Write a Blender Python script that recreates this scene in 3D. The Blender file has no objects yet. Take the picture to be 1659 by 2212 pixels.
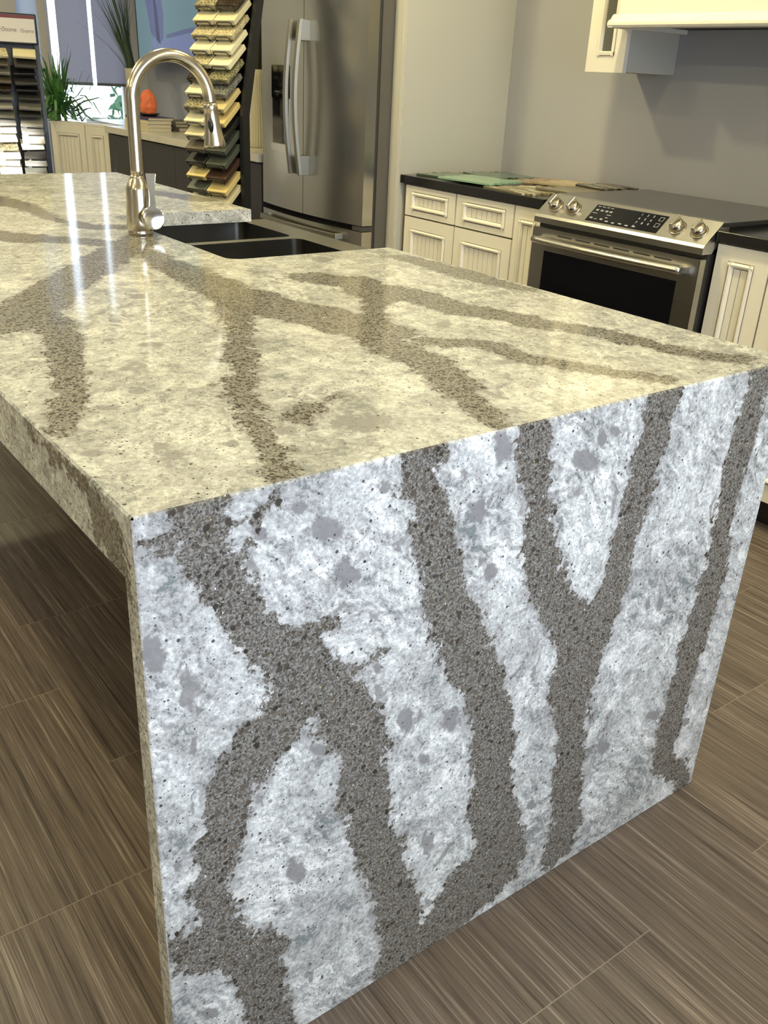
import bpy, math, random
import numpy as np
from mathutils import Matrix, Vector, Euler

C = bpy.context.scene.collection
SC = bpy.context.scene

# ------------------------------------------------------------------ camera
F_PX = 1953.2
cam_data = bpy.data.cameras.new('camera')
cam_data.sensor_fit = 'VERTICAL'
cam_data.sensor_height = 24.0
cam_data.lens = F_PX / 2212.0 * 24.0
cam_data.clip_start = 0.05
cam = bpy.data.objects.new('camera', cam_data)
C.objects.link(cam)
R = Matrix(((0.8034965, 0.2246648, -0.5512886), (-0.5935427, 0.3736257, -0.7128190), (0.0458302, 0.8999609, 0.4335551)))
cam.matrix_world = Matrix.Translation((-0.28107, -0.75781, 1.30172)) @ R.to_4x4()
SC.camera = cam

# ------------------------------------------------------------------ exposure and world
SC.view_settings.view_transform = 'Standard'
SC.view_settings.look = 'None'
SC.view_settings.exposure = 0.0
SC.view_settings.gamma = 1.0
SC.view_settings.use_curve_mapping = False

world = bpy.data.worlds.new('world')
SC.world = world
world.use_nodes = True
bg = world.node_tree.nodes['Background']
bg.inputs[0].default_value = (0.72, 0.85, 1.0, 1)
bg.inputs[1].default_value = 3.2

def lamp(name, kind, energy, color, loc, rot=(0, 0, 0), **kw):
    d = bpy.data.lights.new(name, kind)
    d.energy = energy
    d.color = color
    for k, v in kw.items():
        setattr(d, k, v)
    o = bpy.data.objects.new(name, d)
    o.location = loc
    o.rotation_euler = rot
    C.objects.link(o)
    return o

# low sun through an added, unseen side window, aimed at the far sample rack
sd = Vector((0.80, 0.60, -0.21)).normalized()
sun = lamp('sun', 'SUN', 22.0, (1.0, 0.97, 0.9), (4, 9, 3), angle=0.01)
sun.rotation_euler = sd.to_track_quat('-Z', 'Y').to_euler()
# daylight through the shopfront window behind the camera
day = lamp('daylight_rear', 'AREA', 22.0, (0.73, 0.81, 1.0), (0.35, -2.15, 1.30), (math.radians(90), 0, 0),
           shape='RECTANGLE', size=2.6, size_y=1.9, spread=1.4)
# daylight through the far window
CEIL = 2.75
WARM = (1.0, 0.87, 0.47)
LAMP_W = 25.5

# ------------------------------------------------------------------ helpers
PI = math.pi

class MB:
    """collects faces with a material slot each"""
    def __init__(s):
        s.v = []; s.f = []; s.m = []; s.s = []
    def face(s, pts, m=0, sm=False):
        n = len(s.v); s.v.extend([tuple(p) for p in pts]); s.f.append(tuple(range(n, n+len(pts)))); s.m.append(m); s.s.append(sm)
    def raw(s, vs, fs, m=0, sm=False):
        n = len(s.v); s.v.extend([tuple(p) for p in vs])
        for f in fs:
            s.f.append(tuple(i+n for i in f)); s.m.append(m); s.s.append(sm)
    def box(s, x0, x1, y0, y1, z0, z1, m=0, M=None):
        vs = [(x, y, z) for z in (z0, z1) for y in (y0, y1) for x in (x0, x1)]
        if M is not None: vs = [M @ Vector(p) for p in vs]
        s.raw(vs, [(0, 2, 3, 1), (4, 5, 7, 6), (0, 1, 5, 4), (2, 6, 7, 3), (0, 4, 6, 2), (1, 3, 7, 5)], m)
        return s
    def prism(s, poly, axis, a, b, m=0, sm=False, M=None):
        """poly: list of 2d points; axis 'x': (y,z), 'y': (x,z), 'z': (x,y)"""
        def P(p, t):
            q = {'x': (t, p[0], p[1]), 'y': (p[0], t, p[1]), 'z': (p[0], p[1], t)}[axis]
            return M @ Vector(q) if M is not None else q
        n = len(poly)
        vs = [P(p, a) for p in poly] + [P(p, b) for p in poly]
        area = sum(poly[i][0]*poly[(i+1) % n][1]-poly[(i+1) % n][0]*poly[i][1] for i in range(n))
        up = (area > 0) == (b > a)
        if axis == 'y': up = not up
        base = len(s.v); s.v.extend([tuple(p) for p in vs])
        def add(f, smm):
            s.f.append(tuple(i+base for i in (f if up else f[::-1]))); s.m.append(m); s.s.append(smm)
        add(list(range(n))[::-1], False); add([i+n for i in range(n)], False)
        for i in range(n):
            j = (i+1) % n
            add([i, j, j+n, i+n], sm)
        return s
    def lathe(s, prof, c, axis=(0, 0, 1), n=32, m=0, sm=True):
        """prof: (r, h) pairs along the axis from c"""
        q = Vector((0, 0, 1)).rotation_difference(Vector(axis).normalized()).to_matrix()
        c = Vector(c); vs = []
        for r, h in prof:
            for k in range(n):
                a = 2*PI*k/n
                vs.append(c + q @ Vector((r*math.cos(a), r*math.sin(a), h)))
        fs = []
        for i in range(len(prof)-1):
            for k in range(n):
                k2 = (k+1) % n
                fs.append((i*n+k, i*n+k2, (i+1)*n+k2, (i+1)*n+k))
        base = len(s.v); s.raw(vs, fs, m, sm)
        for i, flip in ((0, True), (len(prof)-1, False)):
            if prof[i][0] > 1e-5:
                f = [base+i*n+k for k in range(n)]
                s.f.append(tuple(f[::-1] if flip else f)); s.m.append(m); s.s.append(False)
        return s
    def tube(s, pts, rad, n=12, m=0, sm=True, flat=1.0, side=None):
        pts = [Vector(p) for p in pts]
        if not hasattr(rad, '__len__'): rad = [rad]*len(pts)
        t0 = (pts[1]-pts[0]).normalized()
        u = t0.orthogonal().normalized() if side is None else Vector(side).normalized()
        vs = []
        for i, p in enumerate(pts):
            a = pts[max(0, i-1)]; b = pts[min(len(pts)-1, i+1)]
            t = (b-a).normalized()
            u = (u - t*u.dot(t)).normalized()
            w = t.cross(u)
            for k in range(n):
                an = 2*PI*k/n
                vs.append(p + (u*math.cos(an) + w*math.sin(an)*flat)*rad[i])
        fs = []
        L = len(pts)
        for i in range(L-1):
            for k in range(n):
                k2 = (k+1) % n
                fs.append((i*n+k, i*n+k2, (i+1)*n+k2, (i+1)*n+k))
        base = len(s.v); s.raw(vs, fs, m, sm)
        s.f.append(tuple(base+k for k in range(n))[::-1]); s.m.append(m); s.s.append(False)
        s.f.append(tuple(base+(L-1)*n+k for k in range(n))); s.m.append(m); s.s.append(False)
        return s
    def frame_x(s, x0, x1, y0, y1, z0, z1, w, m=0):
        """a rectangular ring of width w in the yz plane"""
        s.box(x0, x1, y0, y0+w, z0, z1, m); s.box(x0, x1, y1-w, y1, z0, z1, m)
        s.box(x0, x1, y0+w, y1-w, z0, z0+w, m); s.box(x0, x1, y0+w, y1-w, z1-w, z1, m)
        return s

def thing(name, label, cat, loc=(0, 0, 0), rotz=0.0, group=None):
    o = bpy.data.objects.new(name, None)
    o.empty_display_size = 0.05
    C.objects.link(o)
    o.location = loc; o.rotation_euler = (0, 0, rotz)
    o['label'] = label; o['category'] = cat
    if group: o['group'] = group
    return o

def root_of(o):
    while o.parent is not None: o = o.parent
    return o

def obj(name, mb, mats, parent=None, bevel=0.0, loc=None, local=False, rotz=0.0, seg=2, attrs=None):
    """one mesh object. World coordinates unless local."""
    me = bpy.data.meshes.new(name)
    vs = np.array(mb.v, dtype=float)
    org = np.zeros(3)
    if not local:
        org = np.array(root_of(parent).location) if parent is not None else (np.array(loc) if loc is not None else np.zeros(3))
        vs = vs - org
    me.from_pydata([tuple(p) for p in vs], [], mb.f)
    me.polygons.foreach_set('material_index', mb.m)
    me.polygons.foreach_set('use_smooth', mb.s)
    if not isinstance(mats, (list, tuple)): mats = [mats]
    for m_ in mats: me.materials.append(m_)
    if attrs:
        for k, a in attrs.items():
            at = me.attributes.new(k, 'FLOAT', 'POINT'); at.data.foreach_set('value', np.asarray(a, dtype=np.float32))
    me.update()
    o = bpy.data.objects.new(name, me)
    C.objects.link(o)
    if parent is not None: o.parent = parent
    else:
        o.location = loc if loc is not None else (0, 0, 0)
        o.rotation_euler = (0, 0, rotz)
    if bevel:
        b = o.modifiers.new('bevel', 'BEVEL'); b.width = bevel; b.segments = seg; b.limit_method = 'ANGLE'; b.angle_limit = math.radians(40)
        b.harden_normals = False
    return o

def tag(o, label, cat, group=None):
    o['label'] = label; o['category'] = cat
    if group: o['group'] = group
    return o

def struct(name, mb, mats, **kw):
    o = obj(name, mb, mats, **kw); o['kind'] = 'structure'; return o

def dup(o, parent=None):
    c = o.copy(); C.objects.link(c)
    if parent is not None: c.parent = parent
    for ch in list(o.children): dup(ch, c)
    return c

# ------------------------------------------------------------------ materials
def srgb(r, g, b):
    f = lambda c: ((c/255)/12.92 if c/255 <= 0.04045 else (((c/255)+0.055)/1.055)**2.4)
    return (f(r), f(g), f(b), 1)

def mat(name, col, rough=0.5, metal=0.0, noise=0.0, nscale=20.0, bump=0.0, spec=0.5, emit=None, estr=0.0, stretch=None, trans=0.0, coat=0.0):
    m = bpy.data.materials.new(name); m.use_nodes = True
    nt = m.node_tree; b = nt.nodes['Principled BSDF']
    b.inputs['Base Color'].default_value = col
    b.inputs['Roughness'].default_value = rough
    b.inputs['Metallic'].default_value = metal
    b.inputs['Specular IOR Level'].default_value = spec
    b.inputs['Transmission Weight'].default_value = trans
    b.inputs['Coat Weight'].default_value = coat
    if emit is not None:
        b.inputs['Emission Color'].default_value = emit; b.inputs['Emission Strength'].default_value = estr
    if noise or bump:
        tc = nt.nodes.new('ShaderNodeTexCoord'); mp = nt.nodes.new('ShaderNodeMapping')
        nt.links.new(tc.outputs['Object'], mp.inputs[0])
        if stretch: mp.inputs['Scale'].default_value = stretch
        n = nt.nodes.new('ShaderNodeTexNoise'); n.inputs['Scale'].default_value = nscale; n.inputs['Detail'].default_value = 6
        nt.links.new(mp.outputs[0], n.inputs['Vector'])
        if noise:
            hsv = nt.nodes.new('ShaderNodeMix'); hsv.data_type = 'RGBA'
            hsv.inputs['A'].default_value = tuple(c*(1-noise) for c in col[:3])+(1,)
            hsv.inputs['B'].default_value = tuple(min(1, c*(1+noise)) for c in col[:3])+(1,)
            nt.links.new(n.outputs[0], hsv.inputs['Factor']); nt.links.new(hsv.outputs['Result'], b.inputs['Base Color'])
        if bump:
            bp = nt.nodes.new('ShaderNodeBump'); bp.inputs['Strength'].default_value = bump; bp.inputs['Distance'].default_value = 0.002
            nt.links.new(n.outputs[0], bp.inputs['Height']); nt.links.new(bp.outputs[0], b.inputs['Normal'])
    return m

class NT:
    """tiny node-graph writer"""
    def __init__(s, m): s.nt = m.node_tree
    def sock(s, inp, v):
        if isinstance(v, bpy.types.NodeSocket): s.nt.links.new(v, inp)
        elif v is not None: inp.default_value = v
    def math(s, op, a, b=None, c=None, clamp=False):
        n = s.nt.nodes.new('ShaderNodeMath'); n.operation = op; n.use_clamp = clamp
        for i, v in enumerate((a, b, c)):
            if v is not None: s.sock(n.inputs[i], v)
        return n.outputs[0]
    def vmath(s, op, a, b=None):
        n = s.nt.nodes.new('ShaderNodeVectorMath'); n.operation = op
        s.sock(n.inputs[0], a)
        if b is not None: s.sock(n.inputs[3 if op == 'SCALE' else 1], b)
        return n.outputs[0]
    def noise(s, vec, scale, detail=4, rough=0.5, dist=0.0, color=False):
        n = s.nt.nodes.new('ShaderNodeTexNoise')
        s.sock(n.inputs['Vector'], vec); n.inputs['Scale'].default_value = scale; n.inputs['Detail'].default_value = detail
        n.inputs['Roughness'].default_value = rough; n.inputs['Distortion'].default_value = dist
        return n.outputs[1 if color else 0]
    def voro(s, vec, scale, feature='F1', rnd=1.0):
        n = s.nt.nodes.new('ShaderNodeTexVoronoi'); n.feature = feature
        s.sock(n.inputs['Vector'], vec); n.inputs['Scale'].default_value = scale; n.inputs['Randomness'].default_value = rnd
        return n
    def mapping(s, vec, scale=(1, 1, 1), rot=(0, 0, 0), loc=(0, 0, 0)):
        n = s.nt.nodes.new('ShaderNodeMapping'); s.sock(n.inputs[0], vec)
        n.inputs['Scale'].default_value = scale; n.inputs['Rotation'].default_value = rot; n.inputs['Location'].default_value = loc
        return n.outputs[0]
    def step(s, v, a, b):
        n = s.nt.nodes.new('ShaderNodeMapRange'); s.sock(n.inputs[0], v); n.interpolation_type = 'SMOOTHSTEP'
        n.inputs[1].default_value = a; n.inputs[2].default_value = b
        return n.outputs[0]
    def mix(s, f, a, b):
        n = s.nt.nodes.new('ShaderNodeMix'); n.data_type = 'RGBA'
        s.sock(n.inputs['Factor'], f); s.sock(n.inputs['A'], a); s.sock(n.inputs['B'], b)
        return n.outputs['Result']
    def coord(s, which='Object'):
        return s.nt.nodes.new('ShaderNodeTexCoord').outputs[which]
    def sep(s, v):
        n = s.nt.nodes.new('ShaderNodeSeparateXYZ'); s.sock(n.inputs[0], v); return n.outputs
    def comb(s, x, y, z):
        n = s.nt.nodes.new('ShaderNodeCombineXYZ')
        for i, v in enumerate((x, y, z)): s.sock(n.inputs[i], v)
        return n.outputs[0]
    def attr(s, name):
        n = s.nt.nodes.new('ShaderNodeAttribute'); n.attribute_name = name; return n.outputs['Fac']

def g(c, a=1.0): return (c[0]*a, c[1]*a, c[2]*a, 1)

def quartz():
    m = bpy.data.materials.new('veined_quartz'); m.use_nodes = True
    N = NT(m); b = m.node_tree.nodes['Principled BSDF']
    P = N.coord('Object')
    soft = N.attr('soft')
    warp = N.vmath('SCALE', N.vmath('SUBTRACT', N.noise(P, 5.5, 3, color=True), (0.5, 0.5, 0.5)), 0.09)
    W = N.vmath('ADD', P, warp)
    warp2 = N.vmath('SCALE', N.vmath('SUBTRACT', N.noise(P, 30, 3, color=True), (0.5, 0.5, 0.5)), 0.034)
    W2 = N.vmath('ADD', W, warp2)
    # milky mottle with smeared diagonal streaks
    rotv = N.mapping(N.mapping(W2, rot=(0, math.radians(48), math.radians(20))), scale=(3.2, 1.1, 1.0))
    streak = N.noise(rotv, 26, 8, 0.66)
    cloud = N.noise(W2, 30, 9, 0.70)
    area = N.noise(P, 3.4, 2)
    sw = N.step(area, 0.38, 0.60)
    mott = N.math('ADD', N.math('MULTIPLY', streak, sw), N.math('MULTIPLY', cloud, N.math('SUBTRACT', 1.0, sw)))
    mott = N.math('ADD', N.math('MULTIPLY', mott, 0.58), N.math('MULTIPLY', N.noise(P, 150, 5, 0.72), 0.42))
    big = N.noise(W, 8.0, 3)
    mott = N.math('ADD', mott, N.math('MULTIPLY', N.math('SUBTRACT', big, 0.5), 0.27))
    base = N.mix(N.step(mott, 0.40, 0.470), (0.17, 0.195, 0.195, 1), (0.37, 0.365, 0.36, 1))
    base = N.mix(N.step(mott, 0.470, 0.525), base, (0.49, 0.515, 0.505, 1))
    base = N.mix(N.step(mott, 0.525, 0.575), base, (0.69, 0.685, 0.67, 1))
    base = N.mix(N.step(mott, 0.575, 0.64), base, (0.82, 0.815, 0.80, 1))
    # thin wavy strands
    strand = N.math('ABSOLUTE', N.math('SUBTRACT', N.noise(rotv, 15, 5, 0.55, 1.2), 0.5))
    sm_ = N.math('MULTIPLY', N.math('SUBTRACT', 1.0, N.step(strand, 0.006, 0.026)), N.step(N.noise(P, 9, 2), 0.46, 0.58))
    base = N.mix(N.math('MULTIPLY', sm_, 0.55), base, (0.22, 0.215, 0.215, 1))
    # grey chips
    chip = N.noise(N.mapping(W2, scale=(1.5, 1.0, 1.0), rot=(0, 0.9, 0.3)), 21, 4, 0.5, 0.6)
    base = N.mix(N.math('MULTIPLY', N.step(chip, 0.625, 0.675), 0.85), base, (0.22, 0.215, 0.215, 1))
    bl = N.math('ADD', N.attr('blotch'), N.math('MULTIPLY', N.math('SUBTRACT', N.noise(P, 38, 6, 0.65), 0.5), 3.6))
    base = N.mix(N.math('MULTIPLY', N.math('SUBTRACT', 1.0, N.step(bl, -0.05, 0.45)), 0.9), base, (0.20, 0.197, 0.20, 1))
    # the deck is calmer than the end panel
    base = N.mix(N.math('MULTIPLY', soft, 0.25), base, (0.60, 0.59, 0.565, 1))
    # black specks, in loose swarms
    dens = N.step(N.noise(P, 8.5, 3), 0.32, 0.66)
    for (sc_, th_, r0_, r1_, k_) in ((150, 0.992, 0.12, 0.24, 0.9), (250, 0.975, 0.16, 0.22, 0.85), (420, 0.955, 0.2, 0.22, 0.7)):
        v = N.voro(P, sc_)
        cr = N.sep(v.outputs['Color'])
        rare = N.math('GREATER_THAN', N.math('ADD', cr[0], N.math('MULTIPLY', dens, 0.09)), th_)
        dot = N.math('MULTIPLY', N.math('LESS_THAN', v.outputs['Distance'], N.math('MULTIPLY_ADD', cr[1], r1_, r0_)), rare)
        base = N.mix(N.math('MULTIPLY', dot, k_), base, (0.04, 0.038, 0.04, 1))
    # pebbly brown-grey vein: rounded dark pebbles in a speckled matrix
    PW = N.vmath('ADD', P, N.vmath('SCALE', N.vmath('SUBTRACT', N.noise(P, 110, 3, color=True), (0.5, 0.5, 0.5)), 0.008))
    mat_n = N.noise(PW, 260, 4, 0.7)
    peb = N.mix(N.step(mat_n, 0.38, 0.62), (0.074, 0.070, 0.062, 1), (0.25, 0.24, 0.22, 1))
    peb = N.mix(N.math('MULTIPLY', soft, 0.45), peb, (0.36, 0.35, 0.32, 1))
    c1 = None
    for (sc_, pr_, ra_, rb_) in ((320, 0.25, 0.26, 0.24), (175, 0.38, 0.26, 0.26), (115, 0.58, 0.26, 0.26)):
        v = N.voro(PW, sc_)
        c = N.sep(v.outputs['Color'])
        on = N.math('GREATER_THAN', c[0], pr_)
        r = N.math('MULTIPLY_ADD', c[1], rb_, ra_)
        inn = N.math('SUBTRACT', 1.0, N.step(N.math('SUBTRACT', v.outputs['Distance'], r), -0.05, 0.03))
        shade = N.mix(c[2], (0.026, 0.022, 0.019, 1), (0.140, 0.121, 0.096, 1))
        peb = N.mix(N.math('MULTIPLY', N.math('MULTIPLY', on, inn), 0.94), peb, shade)
        if c1 is None:
            gold = N.math('MULTIPLY', N.math('GREATER_THAN', c[2], 0.988), N.math('LESS_THAN', v.outputs['Distance'], 0.33))
            cc_ = c
        c1 = c
    peb = N.mix(N.math('MULTIPLY', gold, N.math('GREATER_THAN', cc_[1], 0.5)), peb, (0.50, 0.38, 0.16, 1))
    pale_fleck = N.math('MULTIPLY', gold, N.math('LESS_THAN', cc_[1], 0.5))  # scattered pale flecks among the vein pebbles
    peb = N.mix(pale_fleck, peb, (0.75, 0.75, 0.72, 1))
    d = N.attr('vein')
    rag = N.math('ADD', N.math('MULTIPLY', N.math('SUBTRACT', N.noise(P, 30, 7, 0.70), 0.5), 0.080), N.math('MULTIPLY', N.math('SUBTRACT', N.noise(P, 11, 2), 0.5), 0.030))
    cell = N.math('MULTIPLY', N.math('SUBTRACT', c1[2], 0.5), 0.012)
    dd = N.math('ADD', d, N.math('ADD', rag, cell))
    inside = N.math('SUBTRACT', 1.0, N.step(dd, -0.0022, 0.0022))
    # a faint grey halo and stray pebbles hugging each vein
    halo = N.math('MULTIPLY', N.math('SUBTRACT', 1.0, N.step(N.math('ADD', d, rag), 0.0, 0.016)), 0.35)
    base = N.mix(halo, base, (0.28, 0.275, 0.265, 1))
    base = N.mix(inside, base, peb)
    m.node_tree.links.new(base, b.inputs['Base Color'])
    b.inputs['Roughness'].default_value = 0.09
    b.inputs['Specular IOR Level'].default_value = 0.42
    return m

def floor_mat():
    m = bpy.data.materials.new('striated_floor_tile'); m.use_nodes = True
    N = NT(m); b = m.node_tree.nodes['Principled BSDF']
    P = N.coord('Object'); s = N.sep(P)
    cx = N.math('DIVIDE', N.math('SUBTRACT', s[0], 0.174), 0.305)
    ci = N.math('FLOOR', cx); fx = N.math('SUBTRACT', cx, ci)
    odd = N.math('FLOORED_MODULO', ci, 2.0)
    off = N.math('MULTIPLY_ADD', odd, 0.297, 0.117)
    cy = N.math('DIVIDE', N.math('SUBTRACT', s[1], off), 0.6025)
    cj = N.math('FLOOR', cy); fy = N.math('SUBTRACT', cy, cj)
    ex = N.math('MULTIPLY', N.math('MINIMUM', fx, N.math('SUBTRACT', 1.0, fx)), 0.305)
    ey = N.math('MULTIPLY', N.math('MINIMUM', fy, N.math('SUBTRACT', 1.0, fy)), 0.6025)
    e = N.math('MINIMUM', ex, ey)
    line = N.math('SUBTRACT', 1.0, N.step(e, 0.0005, 0.0014))
    seed = N.math('ADD', N.math('MULTIPLY', ci, 7.31), N.math('MULTIPLY', cj, 3.77))
    def st(fxq, fyq, det, ro=0.6):
        v = N.comb(N.math('MULTIPLY', s[0], fxq), N.math('MULTIPLY', s[1], fyq), seed)
        return N.noise(v, 1.0, det, ro)
    a = st(120, 2.0, 4, 0.7); c = st(420, 4.5, 3, 0.7); w = st(14, 0.8, 2)
    t = N.math('ADD', N.math('MULTIPLY', a, 0.45), N.math('ADD', N.math('MULTIPLY', c, 0.45), N.math('MULTIPLY', w, 0.10)))
    col = N.mix(N.step(t, 0.37, 0.52), (0.047, 0.037, 0.0335, 1), (0.132, 0.104, 0.092, 1))
    col = N.mix(N.step(t, 0.52, 0.64), col, (0.31, 0.262, 0.232, 1))
    col = N.mix(line, col, (0.23, 0.198, 0.17, 1))
    m.node_tree.links.new(col, b.inputs['Base Color'])
    b.inputs['Roughness'].default_value = 0.34
    b.inputs['Specular IOR Level'].default_value = 0.4
    bp = m.node_tree.nodes.new('ShaderNodeBump'); bp.inputs['Strength'].default_value = 0.25; bp.inputs['Distance'].default_value = 0.001
    N.sock(bp.inputs['Height'], N.math('SUBTRACT', t, line)); m.node_tree.links.new(bp.outputs[0], b.inputs['Normal'])
    return m

def steel(name, rough=0.3, col=(0.56, 0.54, 0.50, 1), stretch=(4, 4, 400), amt=0.10):
    m = bpy.data.materials.new(name); m.use_nodes = True
    N = NT(m); b = m.node_tree.nodes['Principled BSDF']
    n = N.noise(N.mapping(N.coord('Object'), scale=stretch), 1.0, 3)
    N.sock(b.inputs['Base Color'], N.mix(n, g(col, 0.96), g(col, 1.04)))
    b.inputs['Metallic'].default_value = 1.0
    N.sock(b.inputs['Roughness'], N.math('MULTIPLY_ADD', n, amt, rough-amt/2))
    return m

def granite(name, a, bcol, scale=60):
    m = bpy.data.materials.new(name); m.use_nodes = True
    N = NT(m); b = m.node_tree.nodes['Principled BSDF']
    P = N.coord('Object')
    n = N.noise(P, scale, 6, 0.7)
    N.sock(b.inputs['Base Color'], N.mix(N.step(n, 0.42, 0.58), a, bcol))
    b.inputs['Roughness'].default_value = 0.25
    return m

def mosaic(name, cols, nx=26, ny=9, grout=(0.35, 0.33, 0.28, 1), rough=0.3):
    """a sheet of small glass and stone tiles (real colours of the tiles)"""
    m = bpy.data.materials.new(name); m.use_nodes = True
    N = NT(m); b = m.node_tree.nodes['Principled BSDF']
    s = N.sep(N.coord('Object'))
    r = N.math('MULTIPLY', s[0], 1/0.0165*1.0)
    ri = N.math('FLOOR', r); fr = N.math('SUBTRACT', r, ri)
    sh = N.math('MULTIPLY', N.math('FRACT', N.math('MULTIPLY', N.math('SINE', N.math('MULTIPLY', ri, 12.9)), 437.5)), 1.0)
    c = N.math('ADD', N.math('MULTIPLY', s[1], 1/0.055), sh)
    cif = N.math('FLOOR', c); fc = N.math('SUBTRACT', c, cif)
    wn = m.node_tree.nodes.new('ShaderNodeTexWhiteNoise'); wn.noise_dimensions = '2D'
    N.sock(wn.inputs['Vector'], N.comb(ri, cif, 0.0))
    ramp = m.node_tree.nodes.new('ShaderNodeValToRGB'); ramp.color_ramp.interpolation = 'CONSTANT'
    el = ramp.color_ramp.elements
    el[0].position = 0; el[0].color = cols[0]; el[1].position = 1/len(cols); el[1].color = cols[1]
    for k in range(2, len(cols)):
        e = el.new(k/len(cols)); e.color = cols[k]
    N.sock(ramp.inputs[0], wn.outputs['Value'])
    e1 = N.math('MULTIPLY', N.math('MINIMUM', fr, N.math('SUBTRACT', 1.0, fr)), 0.0165)
    e2 = N.math('MULTIPLY', N.math('MINIMUM', fc, N.math('SUBTRACT', 1.0, fc)), 0.055)
    ln = N.math('LESS_THAN', N.math('MINIMUM', e1, e2), 0.0007)
    N.sock(b.inputs['Base Color'], N.mix(ln, ramp.outputs[0], grout))
    b.inputs['Roughness'].default_value = rough
    return m

M = {}
M['quartz'] = quartz()
M['floor'] = floor_mat()
M['steel'] = steel('brushed_steel', 0.27, (0.52, 0.505, 0.465, 1), (3, 3, 0.3), 0.02)
M['handle_steel'] = steel('satin_handle_steel', 0.42, (0.36, 0.35, 0.30, 1), (3, 3, 0.3), 0.02)
M['steel_h'] = steel('brushed_steel_lengthwise', 0.28, (0.58, 0.565, 0.53, 1), (200, 2, 200), 0.03)
M['sink_steel'] = steel('satin_sink_steel', 0.30, (0.46, 0.45, 0.42, 1), (2, 200, 2), 0.02)
M['bowl_steel_shaded'] = steel('sink_steel_shaded', 0.22, (0.20, 0.195, 0.18, 1), (2, 200, 2), 0.02)  # sink steel with the bowls' dark reflections put into its colour
M['nickel'] = mat('brushed_nickel', (0.53, 0.48, 0.39, 1), 0.23, 1.0, bump=0.05, nscale=4, stretch=(10, 10, 200))
M['chrome'] = mat('polished_metal', (0.80, 0.80, 0.80, 1), 0.12, 1.0)
M['cream'] = mat('cream_paint', (0.77, 0.73, 0.64, 1), 0.42, noise=0.03, nscale=8)
M['glaze'] = mat('brown_glaze', (0.14, 0.105, 0.07, 1), 0.6)
M['wall'] = mat('grey_wall_paint', (0.385, 0.38, 0.40, 1), 0.75, noise=0.05, nscale=2.5, bump=0.03)
M['white_panel'] = mat('white_panel_paint', (0.49, 0.475, 0.42, 1), 0.6, noise=0.02, nscale=3)
M['ceiling'] = mat('ceiling_white', (0.78, 0.77, 0.74, 1), 0.85)
M['black_stone'] = mat('black_worktop', (0.012, 0.012, 0.014, 1), 0.16, noise=0.3, nscale=200)
M['black'] = mat('black_enamel', (0.012, 0.012, 0.013, 1), 0.35)
M['black_glass'] = mat('black_glass', (0.006, 0.006, 0.008, 1), 0.06)
M['cooktop'] = mat('ceramic_glass', (0.02, 0.02, 0.021, 1), 0.12)
M['vent'] = mat('dark_slot', (0.02, 0.02, 0.02, 1), 0.8)
M['dark_wood'] = mat('charcoal_laminate', (0.040, 0.036, 0.042, 1), 0.5, noise=0.25, nscale=8, stretch=(6, 6, 0.5))
M['marble'] = mat('pale_marble', (0.60, 0.57, 0.50, 1), 0.25, noise=0.15, nscale=9)
M['fridge_side'] = mat('fridge_side_grey', (0.135, 0.125, 0.11, 1), 0.45, 0.3)
M['gasket'] = mat('gasket_dark', (0.05, 0.048, 0.044, 1), 0.7)
M['glass_cab'] = mat('cabinet_glass', (0.25, 0.26, 0.22, 1), 0.05, trans=0.6)
M['inside'] = mat('cabinet_inside', (0.30, 0.28, 0.21, 1), 0.6)
M['print'] = mat('panel_print', (0.45, 0.47, 0.52, 1), 0.5)

def clear_glass():
    m = bpy.data.materials.new('window_pane'); m.use_nodes = True
    nt = m.node_tree; nt.nodes.remove(nt.nodes['Principled BSDF'])
    a = nt.nodes.new('ShaderNodeBsdfTransparent'); b = nt.nodes.new('ShaderNodeBsdfGlossy'); x = nt.nodes.new('ShaderNodeMixShader'); fz = nt.nodes.new('ShaderNodeFresnel')
    b.inputs['Roughness'].default_value = 0.02; fz.inputs[0].default_value = 1.45
    nt.links.new(fz.outputs[0], x.inputs[0]); nt.links.new(a.outputs[0], x.inputs[1]); nt.links.new(b.outputs[0], x.inputs[2])
    nt.links.new(x.outputs[0], nt.nodes['Material Output'].inputs[0])
    return m
M['pane'] = clear_glass()

# ------------------------------------------------------------------ the room
XL, XW, YB, YF = -4.0, 2.96, -2.20, 6.80
struct('floor', MB().box(XL-.1, XW+.1, YB-.1, YF+.1, -0.10, 0.0), M['floor'])
struct('ceiling', MB().box(XL-.1, XW+.1, YB-.1, YF+.1, CEIL, CEIL+.1), M['ceiling'])
struct('wall_right', MB().box(XW, XW+.1, YB, YF+.1, 0, CEIL), M['wall'])
struct('wall_left', MB().box(XL-.1, XL, YB, 0.96, 0, CEIL).box(XL-.1, XL, 1.27, YF+.1, 0, CEIL).box(XL-.1, XL, 0.96, 1.27, 0, 0.9).box(XL-.1, XL, 0.96, 1.27, 2.40, CEIL), M['wall'])
WX0, WX1, WZ0 = 2.19, 2.80, 0.45
w = MB()
w.box(XL, 1.985, YF, YF+.12, 0, CEIL); w.box(2.14, WX0, YF, YF+.12, 0, CEIL); w.box(1.985, 2.14, YF, YF+.12, 0, WZ0); w.box(1.985, 2.14, YF, YF+.12, 2.5, CEIL); w.box(WX1, XW, YF, YF+.12, 0, CEIL)
w.box(WX0, WX1, YF, YF+.12, 0, WZ0); w.box(WX0, WX1, YF, YF+.12, 2.5, CEIL)
M['far_wall'] = mat('far_wall_paint', (0.52, 0.53, 0.56, 1), 0.75, noise=0.03, nscale=2)
struct('wall_far', w, M['far_wall'])
w = MB()
w.box(XL, -0.95, YB-.1, YB, 0, CEIL); w.box(1.65, XW, YB-.1, YB, 0, CEIL)
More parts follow.
